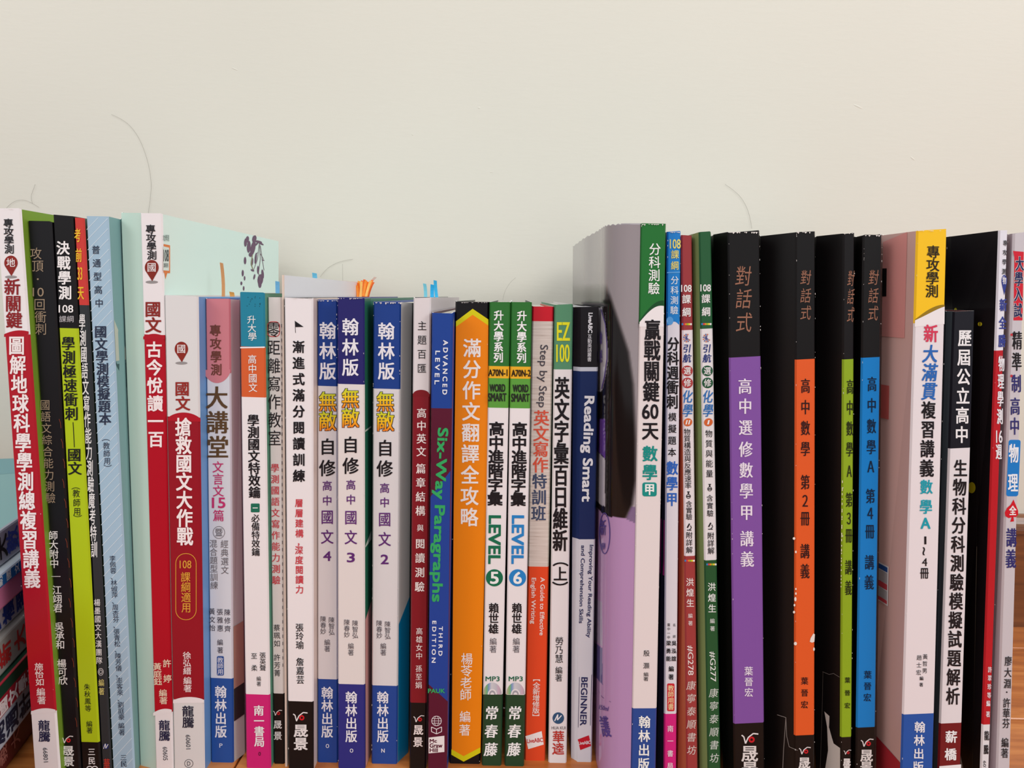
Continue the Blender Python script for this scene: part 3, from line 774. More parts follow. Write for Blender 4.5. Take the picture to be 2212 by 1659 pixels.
B('7', 'wide shorter white and dark red textbook with a gold outlined oval', .352, (354, 427.5, 638), (375.5, 441.5, 1659), [(901, (222, 220, 220)), (1512, (150, 18, 36)), (None, (222, 220, 220))], cr=(110, 160, 214), prt=p7)
B('8', 'white textbook with a pink head and a blue foot, large brown title', FY(480, 1647), (438, 497, 645), (449.5, 504.5, 1640), [(805, (206, 128, 138)), (1465, (214, 216, 224)), (None, (34, 80, 156))], R=(517, 529, .008, (196, 200, 196)), cr=(150, 176, 170), prt=p8)
B('9', 'white book with a teal and orange head and a magenta foot', FY(555, 1659), (517, 571, 632), (531.5, 585, 1659), [(749, (34, 130, 158)), (858, (214, 96, 48)), (1500, WHT), (None, (206, 34, 116))], cr=(90, 150, 126), prt=p9)
B('10', 'narrow white book with large thin black title and red circled first character', FY(555, 1659) * 1.0108, (577, 608, 641), (587, 615, 1640), [(1498, (224, 218, 216)), (None, K)], cr=(206, 176, 160), prt=p10)
B('10b', 'tall thin white booklet standing up behind the shorter books, orange page tabs', .3575, (608.5, 613, 595), (615.5, 621, 1659), [(None, (226, 206, 192))], cr=(226, 226, 234), nm='booklet')
B('11', 'white book with small black flag, black title and black foot', FY(650, 1664), (614, 676, 643), (622.5, 677, 1659), [(1515, WHT), (None, K)], cr=(220, 200, 190), prt=p11)
B('12', 'white self-study book with blue head, numbered 4 in purple', FY(705, 1647), (678, 729, 648), (679, 730, 1647), [(834, (26, 60, 138)), (1467, (222, 216, 218)), (None, (32, 70, 148))], prt=p12)
B('13', 'white self-study book with indigo head, numbered 3 in purple', .357, (728.5, 787, 643), (730, 788.5, 1659), [(830, (38, 34, 104)), (1478, (226, 218, 216)), (None, (44, 46, 126))], R=(801, 802.5, .014, (40, 110, 84)), cr=(60, 128, 104), prt=p13)
B('15', 'worn white self-study book with blue head, numbered 2 in purple', FY(830, 1650), (806, 866, 652), (802, 858, 1650), [(840, (28, 62, 138)), (1481, (218, 214, 216)), (None, (32, 70, 148))], R=(890, 881, .010, (200, 198, 198)), cr=(190, 190, 190), prt=p15)
B('16', 'slim white and maroon English reader with a black foot', .357, (893, 931, 643), (884, 920, 1659), [(851, (222, 214, 216)), (1518, (130, 24, 36)), (None, K)], cr=(222, 212, 214), prt=p16)
B('17', 'blue and maroon English reader with big green lettering', .353, (932.6, 979, 675), (924, 965, 1659), [(882, (30, 66, 148)), (None, (88, 20, 46))], cr=(34, 66, 150), prt=p17)
B('18', 'thick bright orange book with black and yellow chevron ends', FY(1010, 1650), (982, 1056, 652), (970.5, 1037, 1650), [(None, K)], cr=K, prt=p18)
B('19', 'green headed white vocabulary book with a green circled 5', FY(1060, 1654), (1057.5, 1103, 652), (1040.7, 1083, 1654), [(791, GR1), (817, (236, 176, 40)), (881, GR2), (1500, (234, 228, 230)), (None, (34, 66, 42))], cl=(20, 60, 50), cr=(20, 60, 50), prt=p19)
B('20', 'green headed white vocabulary book with a blue circled 6', FY(1110, 1655), (1104, 1149, 652), (1090, 1132, 1655), [(792, GR1), (818, (236, 176, 40)), (882, GR2), (1501, (234, 228, 230)), (None, (34, 66, 42))], cl=(20, 60, 50), cr=(20, 60, 50), prt=p20)
B('21', 'writing guide with pale wood grain spine, red head and orange red foot', FY(1155, 1643), (1150, 1196, 662), (1133, 1178, 1643), [(694, (202, 26, 44)), (1224, GRAIN), (None, (226, 74, 38))], cl=(200, 190, 184), prt=p21)
B('22', 'white vocabulary book with pale green head and yellow lettering', FY(1205, 1648), (1198, 1238, 657), (1184.6, 1224, 1648), [(798, (86, 142, 108)), (None, (230, 224, 226))], cl=(90, 146, 116), prt=p22)
B('23', 'black, navy and white English reader beside the glossy lilac cover', FY(1260, 1646), (1252, 1294, 663), (1245, 1278.5, 1646), [(793, (22, 18, 24)), (802, (200, 204, 216)), (1165, (22, 42, 92)), (None, (218, 218, 226))], L=(1239, 1233.5, .0035, 's'), R=(1264, 1247, .03, None), cl=(22, 42, 92), D=.15, prt=p23)
B('24', 'tall white maths book with green head, glossy grey and lilac cover', .345, (1384.5, 1439, 483), (1363, 1416.6, 1659), [(700, (34, 112, 48)), (1530, (228, 218, 218)), (None, (40, 74, 148))], L=(1382, 1361, .0012, (140, 128, 136)), cl=(170, 160, 168), prt=p24)
B('25', 'narrow white maths booklet with blue head and magenta foot', .350, (1441, 1471, 500), (1434, 1461, 1659), [(695, (30, 128, 206)), (1542, (222, 218, 226)), (None, (214, 36, 126))], L=(1439, 1419, .004, (22, 18, 22)), cl=(22, 18, 22), prt=p25)
B('26', 'thin white chemistry booklet with dusty red ends', .350, (1471.5, 1495, 508), (1483, 1507.5, 1659), [(713, (152, 56, 60)), (1201, (226, 218, 222)), (None, (158, 60, 60))], L=(1470.5, 1464, .005, (168, 92, 62)), cl=(168, 92, 62), prt=p26)
B('28', 'thin white chemistry booklet with dark green ends and an olive cover', .348, (1510, 1536.5, 501), (1529, 1557, 1659), [(710, (38, 90, 54)), (1210, (226, 222, 224)), (None, (36, 84, 48))], L=(1496, 1511, .006, (124, 146, 92)), cl=(124, 146, 92), prt=p28)
BC = (13, 10, 11)
B('29', 'wide black maths book with a purple spine panel', .345, (1572.5, 1641.5, 500), (1586, 1652, 1659), [(771, (16, 13, 14)), (1562, (128, 82, 162)), (None, (16, 13, 14))], L=(1541, 1562, .012, BC), cl=BC, prt=p29)
B('30', 'worn black maths book with an orange spine panel', .345, (1719, 1762, 500), (1716, 1760, 1659), [(776, (16, 13, 14)), (1588, (224, 92, 40)), (None, (16, 13, 14))], L=(1643, 1651, .013, BC), cl=BC, prt=p30)
B('31', 'worn black maths book with a narrow yellow green spine panel', .346, (1822, 1847, 503), (1815.5, 1840, 1659), [(776, (18,14,16)), (1592, (140, 170, 34)), (None, (17,13,14))], L=(1764, 1762, .012, BC), cl=BC, prt=p31)
B('32', 'black maths book with a bright blue spine panel', .346, (1865, 1906, 507), (1849, 1890.5, 1659), [(772, (16, 13, 14)), (1571, (16, 124, 200)), (None, (16, 13, 14))], L=(1849, 1842, .007, BC), cl=BC, prt=p32)
B('33', 'wide white maths book with a yellow head, dusty pink cover and blue foot', .337, (1981, 2046.5, 497), (1946.6, 2016, 1659), [(697, (246, 196, 30)), (1542, (230, 222, 226)), (None, (34, 84, 166))], L=(1908, 1893, .020, (204, 166, 160)), cl=(204, 166, 160), cr=(40, 44, 50), prt=p33)
B('34', 'shorter biology exam book with a black head, white spine and dark red foot', .341, (2060, 2107, 671), (2027, 2076, 1659), [(968, (22, 22, 32)), (1562, (228, 222, 226)), (None, (116, 24, 30))], L=(2044, 2016, .004, (78, 88, 96)), cl=(78, 88, 96), prt=p34)
B('36', 'tall black covered book with a narrow white and red spine', .337, (2158.7, 2178, 498), (2119, 2137, 1659), [(757, (226, 224, 234)), (1565, (186, 26, 38)), (None, (224, 222, 226))], L=(2049, 2075, .022, (22, 19, 22)), cl=(20, 17, 20), cr=(200, 180, 184), prt=p36)
B('37', 'pale grey physics book with a red banner, last in the row', .337, (2190, 2215.5, 503), (2153.5, 2183, 1659), [(None, (200, 194, 200))], L=(2179, 2138, .004, (168, 156, 164)), cl=(168, 156, 164), prt=p37)


# edge lines x = a + b z
def edge(pa, pb): b_ = (pa.x - pb.x) / (pa.z - pb.z); return [pa.x - b_ * pa.z, b_]


for q in BOOKS:
    d = q['d']
    (xa, xb, ya), (xc, xd, yb) = q['top'], q['bot']
    q['el'] = edge(at(xa, ya, d), at(xc, yb, d)); q['er'] = edge(at(xb, ya, d), at(xd, yb, d))
    q['h'] = at((xa + xb) / 2, ya, d).z
    if q['L']: p0, p1, dd = q['L'][:3]; q['sl'] = edge(at(p0, ya, d + dd), at(p1, yb, d + dd)); q['dl'] = d + dd
    else: q['sl'] = list(q['el']); q['dl'] = d
    if q['R']: p0, p1, dd = q['R'][:3]; q['sr'] = edge(at(p0, ya, d + dd), at(p1, yb, d + dd)); q['dr'] = d + dd
    else: q['sr'] = list(q['er']); q['dr'] = d
for A, Bk in zip(BOOKS, BOOKS[1:]):
    z1 = min(A['h'], Bk['h'])
    f = lambda e, z: e[0] + e[1] * z
    o0 = f(A['sr'], 0) - f(Bk['sl'], 0) + .0002; o1 = f(A['sr'], z1) - f(Bk['sl'], z1) + .0002
    if max(o0, o1) > 0:
        o0, o1 = max(o0, 0), max(o1, 0)
        back = Bk if Bk['dl'] >= A['dr'] else A
        print('TRIM', A['key'], Bk['key'], round(o0 * 1000, 1), round(o1 * 1000, 1), 'trims', back['key'])
        side = 'sl' if back is Bk else 'sr'; sg = 1 if back is Bk else -1
        e = back[side]; n0, n1 = f(e, 0) + sg * o0, f(e, z1) + sg * o1
        e2 = [n0, (n1 - n0) / z1]; back[side] = e2
        face = 'el' if side == 'sl' else 'er'
        if not back['L' if side == 'sl' else 'R']: back[face] = list(e2)
# all text used anywhere has to be primed before it is laid down
import re


class Rec(Print):
    def __init__(s): s.st = set()
    def poly(s, *a, **k): pass
    def glyph(s, *a, **k): pass
    def T(s, x0, y0, x1, y1, txt, *a, **k): s.st |= set(txt) - set(' 　')
    def C(s, pts, *a, **k): s.st |= {c[0] for c in pts}
    def L(s, x, y, txt, *a, **k): s.st.add(txt)
    def R(s, x0, y0, x1, y1, txt, *a, **k): s.st.add(txt)
    def pin(s, x, y, rx, col, ch, *a, **k): s.st.add(ch)


rec = Rec()
for q in BOOKS:
    if q['prt']: q['prt'](rec)
STACKTXT = '60天數學甲互動國文測驗週計大新滿貫複習講義指考'
prime(rec.st | {'無', '敵'} | set(STACKTXT) | {'108', '課綱適用', '攻學測', '新', '護', '敏', '感', 'NEW', '150ml'} | {'60'})


WORN = {'12': 1.0, '13': 1.0, '15': 1.6, '29': 1.4, '30': 1.3, '31': 1.2, '32': 1.2, '25': .8, '24': 1.3, '1': .5, '11': .5, '18': .4, '36': .4, '33': .6}


def worn(P, q):
    """rubbed paper showing along the head and the edges of the spine"""
    k = WORN.get(q['key'])
    if not k: return
    rr = random.Random(hash(len(q['label'])) + int(q['d'] * 1e5))
    (xa, xb, ya), (xc, xd, yb) = q['top'], q['bot']
    c = (226, 220, 216); x = xa + 1
    while x < xb - 2:
        w_ = rr.uniform(1.5, 6); h_ = rr.uniform(.6, 3.2) * k
        if rr.random() < .6: P.poly([(x, ya + 1.2), (x + w_, ya + 1.2), (x + w_ * .8, ya + 1.2 + h_ * .5), (x + w_ * .4, ya + 1.2 + h_), (x + w_ * .1, ya + 1.2 + h_ * .4)], c, 6)
        x += w_
    for a0, a1, s_ in ((xa, xc, 1), (xb, xd, -1)):
        for _ in range(int(9 * k)):
            t = rr.random() ** 1.6; y = ya + (yb - ya) * t; xx = a0 + (a1 - a0) * t + s_ * .9
            hh = rr.uniform(1, 5); ww = rr.uniform(.4, 1.3) * s_
            P.poly([(xx, y), (xx + ww, y + hh * .4), (xx + ww * .3, y + hh), (xx, y + hh)][::s_], c, 6)


def make_book(q):
    d, h = q['d'], q['h']; D = min(d + q['D'], .541)
    f = lambda e, z: e[0] + e[1] * z
    xm0 = (f(q['el'], 0) + f(q['er'], 0)) / 2
    org = Vector((xm0, d, 0))
    root = bpy.data.objects.new(q['nm'], None); root.location = org; root.empty_display_size = .02
    COL.objects.link(root); tag(root, q['label'], 'book', GROUP)
    lean = (q['el'][1] + q['er'][1]) / 2
    # band heights
    xmid = lambda py: (q['top'][0] + q['top'][1]) / 2 + ((q['bot'][0] + q['bot'][1]) / 2 - (q['top'][0] + q['top'][1]) / 2) * (py - q['top'][2]) / (q['bot'][2] - q['top'][2])
    zs = [(h, None)]
    for y, c in q['bands']:
        z = 0.0 if y is None else at(xmid(y), y, d).z
        zs.append((max(z, 0.0), c))
    mats = []
    def mid(c, white=False):
        m = c if not isinstance(c, tuple) else mat(c, q['rough'], .45)
        if m not in mats: mats.append(m)
        return mats.index(m)
    cols = []   # (line, depth)
    wl = f(q['er'], .1) - f(q['el'], .1); bv = min(.0007, wl * .12)
    if q['L']: cols += [(q['sl'], D), (q['sl'], q['dl'] + .0008), (q['sl'], q['dl'])]
    else: cols += [(q['sl'], D)]
    cols += [(q['el'], d + .0009), ([q['el'][0] + bv, q['el'][1]], d), ([q['er'][0] - bv, q['er'][1]], d), (q['er'], d + .0009)]
    if q['R']: cols += [(q['sr'], q['dr']), (q['sr'], q['dr'] + .0008), (q['sr'], D)]
    else: cols += [(q['sr'], D)]
    cl = q['cl'] if q['cl'] is not None else q['bands'][-1][1]
    cr = q['cr'] if q['cr'] is not None else q['bands'][-1][1]
    nc = len(cols); V = []; Fc = []; MI = []
    rows = []
    for zi, (z, c) in enumerate(zs):
        base = xm0 + lean * z
        rows.append(len(V))
        top = zi == 0
        for ci, (e, y) in enumerate(cols):
            x = f(e, z); zz = z - (lean * (x - base) if z > .001 else 0)
            if top: zz += random.uniform(-.00035, .00025)
            V.append((x, y, zz))
    i0 = 3 if q['L'] else 1
    for zi in range(1, len(zs)):
        a, b_ = rows[zi - 1], rows[zi]; c = zs[zi][1]
        for ci in range(nc - 1):
            Fc.append((b_ + ci, b_ + ci + 1, a + ci + 1, a + ci))
            if ci < i0 - (1 if q['L'] else 0): m = mid(cl)
            elif q['L'] and ci == 2:
                m = mid(c if len(q['L']) > 3 and q['L'][3] == 's' else q['L'][3] if len(q['L']) > 3 and q['L'][3] is not None else cl)
            elif ci <= i0 + 2 - (0 if q['L'] else 0) and ci >= i0: m = mid(c)
            elif q['R'] and ci == i0 + 3: m = mid(q['R'][3] if len(q['R']) > 3 and q['R'][3] is not None else cr)
            elif not q['L'] and ci == 0: m = mid(cl)
            else: m = mid(cr)
            MI.append(m)
    rim = len(mats); mats.append(RIM)
    cov = mesh('cover', V, Fc, mats, root, org, MI)
    so = cov.modifiers.new('thickness', 'SOLIDIFY'); so.thickness = .00045; so.offset = -1; so.use_rim = True; so.material_offset_rim = 20
    # the block of pages inside the cover
    t = .0009; V = []
    L0, R0 = q['sl'], q['sr']
    y0 = max(q['dl'], q['dr'], d) + .0013
    if q['L'] is None and q['R'] is None: y0 = d + .0015
    for z in (.0008, h - .0012):
        V += [(f(L0, z) + t, y0, z), (f(R0, z) - t, y0, z), (f(R0, z) - t, D - .002, z), (f(L0, z) + t, D - .002, z)]
        V += [(f(q['el'], z) + t, d + .0016, z - .0002 * (z > .1)), (f(q['er'], z) - t, d + .0016, z - .0002 * (z > .1))]
    o = [4, 5, 1, 2, 3, 0]
    Fc = [tuple(reversed(o)), tuple(i + 6 for i in o)] + [(o[i], o[(i + 1) % 6], o[(i + 1) % 6] + 6, o[i] + 6) for i in range(6)]
    mesh('pages', V, Fc, PAGES, root, org)
    if q['prt']:
        P = Print(lambda px, py, lift: at(px, py, d) + Vector((0, -.00006 * lift, 0)))
        q['prt'](P); worn(P, q); P.build(root, org)
    q['root'] = root; q['org'] = org; q['back'] = D
    return root


KEY = {}
for q in BOOKS: make_book(q); KEY[q['key']] = q

def side_print(q, which, name, build):
    """flat print on a book's cover: which = 'sr' (right cover) or 'sl'; coordinates (y, z) in metres on that cover"""
    e = q[which]; s_ = 1 if which == 'sr' else -1
    lean = e[1]; D = q['back']
    P = Print(lambda y, z, lift: Vector((e[0] + e[1] * z + s_ * .00006 * (lift + 1), y, z)))
    build(P); P.build(q['root'], q['org'], name)


def on_cover(q, which):
    e = q[which]
    def fn(px, py, lift=1):     # the point of the side cover seen at (px, py)
        v = ray(px, py); t = (e[0] + e[1] * H) / (v.x - e[1] * v.z)
        p_ = Vector((v.x * t, v.y * t, H + v.z * t))
        return p_ + Vector(((1 if which == 'sr' else -1) * .00006 * (lift + 1), 0, 0))
    return fn


# ---- mint book: badge and flower print on its cover
q = KEY['6']; P = Print(on_cover(q, 'sr'))
P.fn = on_cover(q, 'sr')
P.poly([(353, 527), (367, 530), (367, 590), (361, 590), (357, 603), (354.5, 589), (353, 589)], (226, 130, 70), 1)
P.poly([(352, 532), (364.5, 535), (364.5, 585), (352, 584)], (220, 236, 230), 2)
P.L(358, 552, '108', 11, 26, (50, 60, 64), .3); P.L(357.5, 573, '課綱適用', 10, 10, (80, 90, 90)); P.L(358, 514, '攻學測', 13, 14, (90, 110, 106))
pu = (104, 74, 104)
for x, y, a, b_, ro in ((530, 524, 3, 9, .05), (537, 533, 4, 13, .05), (546, 536, 5, 16, .2), (541, 550, 4, 5, 0), (557, 522, 9, 2.5, .2), (563, 526, 7, 2, .5), (529, 563, 2.6, 8, 0), (524, 590, 2.2, 7, 0), (528, 601, 1.6, 5, 0), (526, 623, 1.7, 5, 0), (521, 612, 2, 4, 0),
                        (562, 604, 6, 12, .1), (561, 614, 3.5, 8, 0), (545, 584, 4, 2, .4), (568, 562, 3, 1.2, .3), (553, 528, 2, 6, .8), (534, 517, 3.5, 7, .1), (549, 516, 4.5, 8, .2), (552, 558, 2.2, 12, .1), (544, 566, 2.4, 9, .1), (567, 592, 2.6, 10, -.1), (557, 583, 2, 9, 0), (549, 598, 1.8, 6, .2)):
    P.disc(x, y, a, b_, pu, 2, 14, rot=ro)
for pts in (((560, 524), (556, 560), (547, 584)), ((560, 524), (562, 560), (558, 590), (563, 606)), ((562, 530), (566, 560), (570, 584)), ((556, 545), (550, 556)), ((562, 548), (569, 560))):
    P.line(list(pts), 1, (120, 100, 116), 2)
P.line([(545, 550), (542, 570), (546, 582)], 1.6, (150, 150, 110), 2)
P.build(q['root'], q['org'], 'cover_print')


def tab(parent, org, px, py, y, w, h, rgb, bend=.0, tilt=0.0, name='page_tab', face=0.0):
    """thin sticky index tab standing up from a page; px, py = its top centre seen at depth y"""
    c = at(px, py, y); k = y / F; w_, h_ = w * k, h * k
    V = []; n_ = 6
    for th in (0, .00012):
        for i in range(n_):
            t = i / (n_ - 1); z = c.z - h_ * (1 - t); x = c.x + tilt * h_ * t + bend * h_ * (t ** 2) - (tilt + bend) * h_
            for s_ in (-1, 1):
                V.append((x + s_ * w_ / 2 * math.cos(face), y + s_ * w_ / 2 * math.sin(face) + th + .001 * math.sin(t * 3), z - (.0004 if (i == n_ - 1 and s_ > 0) else 0)))
    Fc = []
    o2 = 2 * n_
    for i in range(n_ - 1):
        a = 2 * i; Fc += [(a, a + 1, a + 3, a + 2), (o2 + a, o2 + a + 2, o2 + a + 3, o2 + a + 1), (a, a + 2, o2 + a + 2, o2 + a), (a + 1, o2 + a + 1, o2 + a + 3, a + 3)]
    Fc += [(0, o2, o2 + 1, 1), (2 * n_ - 2, 2 * n_ - 1, o2 + 2 * n_ - 1, o2 + 2 * n_ - 2)]
    return mesh(name, V, Fc, mat(rgb, .5, .3, 'tab_%02x%02x%02x' % rgb), parent, org, label=None)


def tabx(q, px, py, x, *a, **k):           # a tab in the plane x of its own book
    return tab(q['root'], q['org'], px, py, x * F / (px - CX), *a, **k)


tabx(KEY['7'], 478, 567, -.166, 7, 80, (206, 146, 100), -.02, 0)
tabx(KEY['7'], 500, 630, -.167, 10, 20, (222, 160, 90), .2, -.3)
q = KEY['10b']
cols = [(255, 150, 60), (255, 128, 40), (250, 176, 80), (255, 120, 50), (252, 196, 110), (255, 140, 70), (236, 120, 60), (250, 110, 40)]
for i in range(15):
    yy = .520 + .0035 * (i % 4)
    tab(q['root'], q['org'], 770 + i * 2.5 + random.random() * 2, 603 + random.random() * 9 + (4 if i < 2 else 0), yy, 5.5, 34, cols[i % 8], .02 * (i - 3), .01 * i)
tab(q['root'], q['org'], 811, 598, .533, 6, 34, (214, 190, 180), .45, .1, 'page_corner')
tabx(q, 679, 589, -.1195, 10, 30, (110, 190, 226))
tabx(KEY['9'], 599, 607, -.134, 9, 45, (112, 176, 220), .1, -.1)
tabx(KEY['15'], 917, 612, -.0605, 7, 40, (120, 196, 216), -.1, .05)
tabx(KEY['16'], 940, 605, -.0465, 7, 40, (60, 176, 224), .1, -.2)
tabx(KEY['16'], 934, 614, -.0470, 8, 35, (50, 170, 226), .1, -.1)

# ---- green cover print below / pink of self-study book 3, blue of book 2
q = KEY['13']; d_ = q['dr']
V = []; e = q['el']; er = q['er']; sr = q['sr']
def facet_print(q, side, ya, yb, col, lift=2, name='cover_print', ta=0.0, tb=1.0, sk=0.0):
    """print on the slanted strip between spine edge and cover, from px height ya to yb"""
    e0, e1 = (q['er'], q['sr']) if side == 'r' else (q['el'], q['sl'])
    d0, d1 = q['d'] + .0009, (q['dr'] if side == 'r' else q['dl'])
    xm = (q['top'][1] if side == 'r' else q['top'][0])
    za, zb = at(xm, ya, q['d']).z, max(0.0005, at(xm, min(yb, 1659), q['d']).z if yb < 1659 else .0005)
    V = []
    for z, k in ((za, sk), (zb, 0)):
        for t in (ta, tb):
            z_ = z + (k * (t - ta) * .01)
            x = (e0[0] + e0[1] * z_) * (1 - t) + (e1[0] + e1[1] * z_) * t
            V.append((x + (.0001 if side == 'r' else -.0001) * lift, d0 + (d1 - d0) * t - .00008 * lift, z_))
    mesh(name, V, [(0, 1, 3, 2)] if side == 'r' else [(1, 0, 2, 3)], mat(col, .38, .45), q['root'], q['org'])


facet_print(KEY['13'], 'r', 1340, 1700, (206, 150, 146), sk=.5)
facet_print(KEY['13'], 'r', 930, 934, (190, 210, 196), sk=0)
facet_print(KEY['13'], 'r', 1180, 1184, (190, 210, 196), sk=.4)
facet_print(KEY['15'], 'r', 1350, 1700, (10, 122, 172), sk=1.2)
facet_print(KEY['8'], 'r', 1355, 1490, (176, 140, 124)); facet_print(KEY['8'], 'r', 1490, 1560, (52, 50, 50))
facet_print(KEY['5'], 'r', 690, 780, (196, 204, 190), sk=-1.5); facet_print(KEY['5'], 'r', 780, 787, (60, 92, 94), sk=-1.5)
facet_print(KEY['25'], 'l', 1125, 1245, (170, 40, 110))
facet_print(KEY['36'], 'l', 690, 1700, (20, 17, 19), ta=.33, tb=.345)
facet_print(KEY['33'], 'l', 499, 732, (208, 142, 138), ta=.25, tb=1, sk=-.5)
facet_print(KEY['33'], 'l', 842, 918, (196, 96, 92), ta=.72, tb=1)
facet_print(KEY['33'], 'l', 1246, 1334, (226, 220, 222), ta=.62, tb=1)
for ya, yb, c in ((1249, 1260, (40, 80, 150)), (1262, 1286, (170, 166, 170)), (1287, 1300, (196, 70, 80)), (1302, 1322, (170, 166, 170)), (1323, 1331, (196, 70, 80))):
    facet_print(KEY['33'], 'l', ya, yb, c, 3, ta=.66, tb=1)
facet_print(KEY['33'], 'l', 1650, 1700, (170, 44, 54), ta=.0, tb=1, sk=.2)
facet_print(KEY['33'], 'l', 577, 641, (24, 20, 22), 3, ta=.86, tb=1)


def facet_at(q, side):
    e0, e1 = (q['er'], q['sr']) if side == 'r' else (q['el'], q['sl'])
    d0, d1 = q['d'] + .0009, (q['dr'] if side == 'r' else q['dl'])
    def fn(px, py, lift=1):
        v = ray(px, py); z = H
        for _ in range(6):
            A_ = Vector((e0[0] + e0[1] * z, d0)); B_ = Vector((e1[0] + e1[1] * z, d1)); D_ = B_ - A_
            # ray (v.x t, v.y t) meets A + D s
            den = v.x * D_.y - v.y * D_.x; t = (A_.x * D_.y - A_.y * D_.x) / den
            z = H + v.z * t
        return Vector((v.x * t, v.y * t - .0001 * lift, z))
    return fn


P = Print(facet_at(KEY['33'], 'l'))
for x, y, a in ((1924, 559, 8), (1932, 659, 6), (1915, 677, 2)):
    P.poly([(x, y - a * 1.2), (x + a * .22, y - a * .25), (x + a, y), (x + a * .22, y + a * .25), (x, y + a * 1.2), (x - a * .22, y + a * .25), (x - a, y), (x - a * .22, y - a * .25)], (228, 214, 210), 4)
P.build(KEY['33']['root'], KEY['33']['org'], 'cover_print')
P = Print(facet_at(KEY['36'], 'l'))
P.disc(2115.5, 700, 4.6, 4.6, (196, 182, 30), 4); P.disc(2098, 1053, 8, 12, (170, 164, 20), 4); P.disc(2063, 669, 3, 4, (180, 170, 30), 4)
P.line([(2109, 1180), (2105, 1400), (2100, 1660)], .8, (120, 110, 96), 3)
P.build(KEY['36']['root'], KEY['36']['org'], 'cover_print')
# torn laminate on the two worn black books
P = Print(facet_at(KEY['31'], 'l')); w = (196, 188, 182)
P.poly([(1780, 1536), (1791, 1546), (1790, 1570), (1796, 1592), (1800, 1605), (1814, 1615), (1814, 1664), (1781, 1664), (1788, 1620), (1786, 1570)], w, 4)
P.line([(1776, 1450), (1790, 1456), (1800, 1454), (1813, 1462)], .8, (120, 112, 108), 4)
P.line([(1777, 1450), (1775, 1540), (1771, 1664)], .8, (90, 84, 80), 4)
P.build(KEY['31']['root'], KEY['31']['org'], 'torn_patch')
P = Print(facet_at(KEY['30'], 'l'))
P.line([(1678, 1543), (1697, 1549), (1699, 1590), (1704, 1612), (1722, 1620)], 1.1, (150, 142, 138), 4)
P.line([(1697, 1549), (1692, 1620), (1690, 1664)], 1.6, (130, 122, 118), 4)
P.build(KEY['30']['root'], KEY['30']['org'], 'torn_patch')

# ---- glossy curved cover of the tall book with the green head
q = KEY['24']; h = q['h']; dl = q['dl']
path = []
ctrl = [(1383.2, 0, .3455), (1350, 0, .3468), (1326, 0, .3500), (1310, 0, .3562), (1302, 0, .3655), (1295, 0, .3780), (1282, 0, .4000), (1264, 0, .4300), (1251, 0, .4650), (1239, 0, .5050)]
ztop = h
CV = []; CF = []; CC = []
PATCH = [([(1300, 664), (1308, 700), (1313, 745), (1314, 775), (1309, 810), (1302, 840), (1298, 846), (1280, 848), (1280, 664)], (196, 190, 198)),
         ([(1280, 905), (1307.5, 905), (1307.5, 992), (1302, 985), (1280, 965)], (104, 66, 150)),
         ([(1280, 967), (1302, 986), (1307, 993), (1307, 1094), (1300, 1092), (1280, 1076)], (184, 178, 186)),
         ([(1280, 1385), (1301, 1400), (1302, 1480), (1280, 1455)], (94, 84, 140)),
         ([(1280, 1290), (1300, 1300), (1302, 1396), (1280, 1380)], (170, 156, 184))]


def inside(x, y, pl):
    r_ = False
    for (x1, y1), (x2, y2) in zip(pl, pl[1:] + pl[:1]):
        if (y1 > y) != (y2 > y) and x < (x2 - x1) * (y - y1) / (y2 - y1) + x1: r_ = not r_
    return r_


ns, nz_ = 110, 420
pts = []
for px, _, y in ctrl:
    p_ = at(px, 490, y); sl_ = q['sl'][1]
    pts.append((p_.x - sl_ * h, y))
def cat(t):
    t = t * (len(pts) - 1); i = min(int(t), len(pts) - 2); u = t - i
    P0, P1, P2, P3 = pts[max(i - 1, 0)], pts[i], pts[i + 1], pts[min(i + 2, len(pts) - 1)]
    return [.5 * (2 * P1[k] + (P2[k] - P0[k]) * u + (2 * P0[k] - 5 * P1[k] + 4 * P2[k] - P3[k]) * u * u + (3 * P1[k] - P0[k] - 3 * P2[k] + P3[k]) * u ** 3) for k in (0, 1)]
def px_of(x, y, z):
    v = ROT.transposed() @ Vector((x, y, z - H)); return CX + F * v.x / -v.z, CY - F * v.y / -v.z
def mixc(a, b_, t): t = max(0, min(1, t)); return [a[i] * (1 - t) + b_[i] * t for i in range(3)]
G0, G1, BKc, LIL = (150, 142, 146), (168, 158, 164), (26, 20, 20), (178, 140, 184)
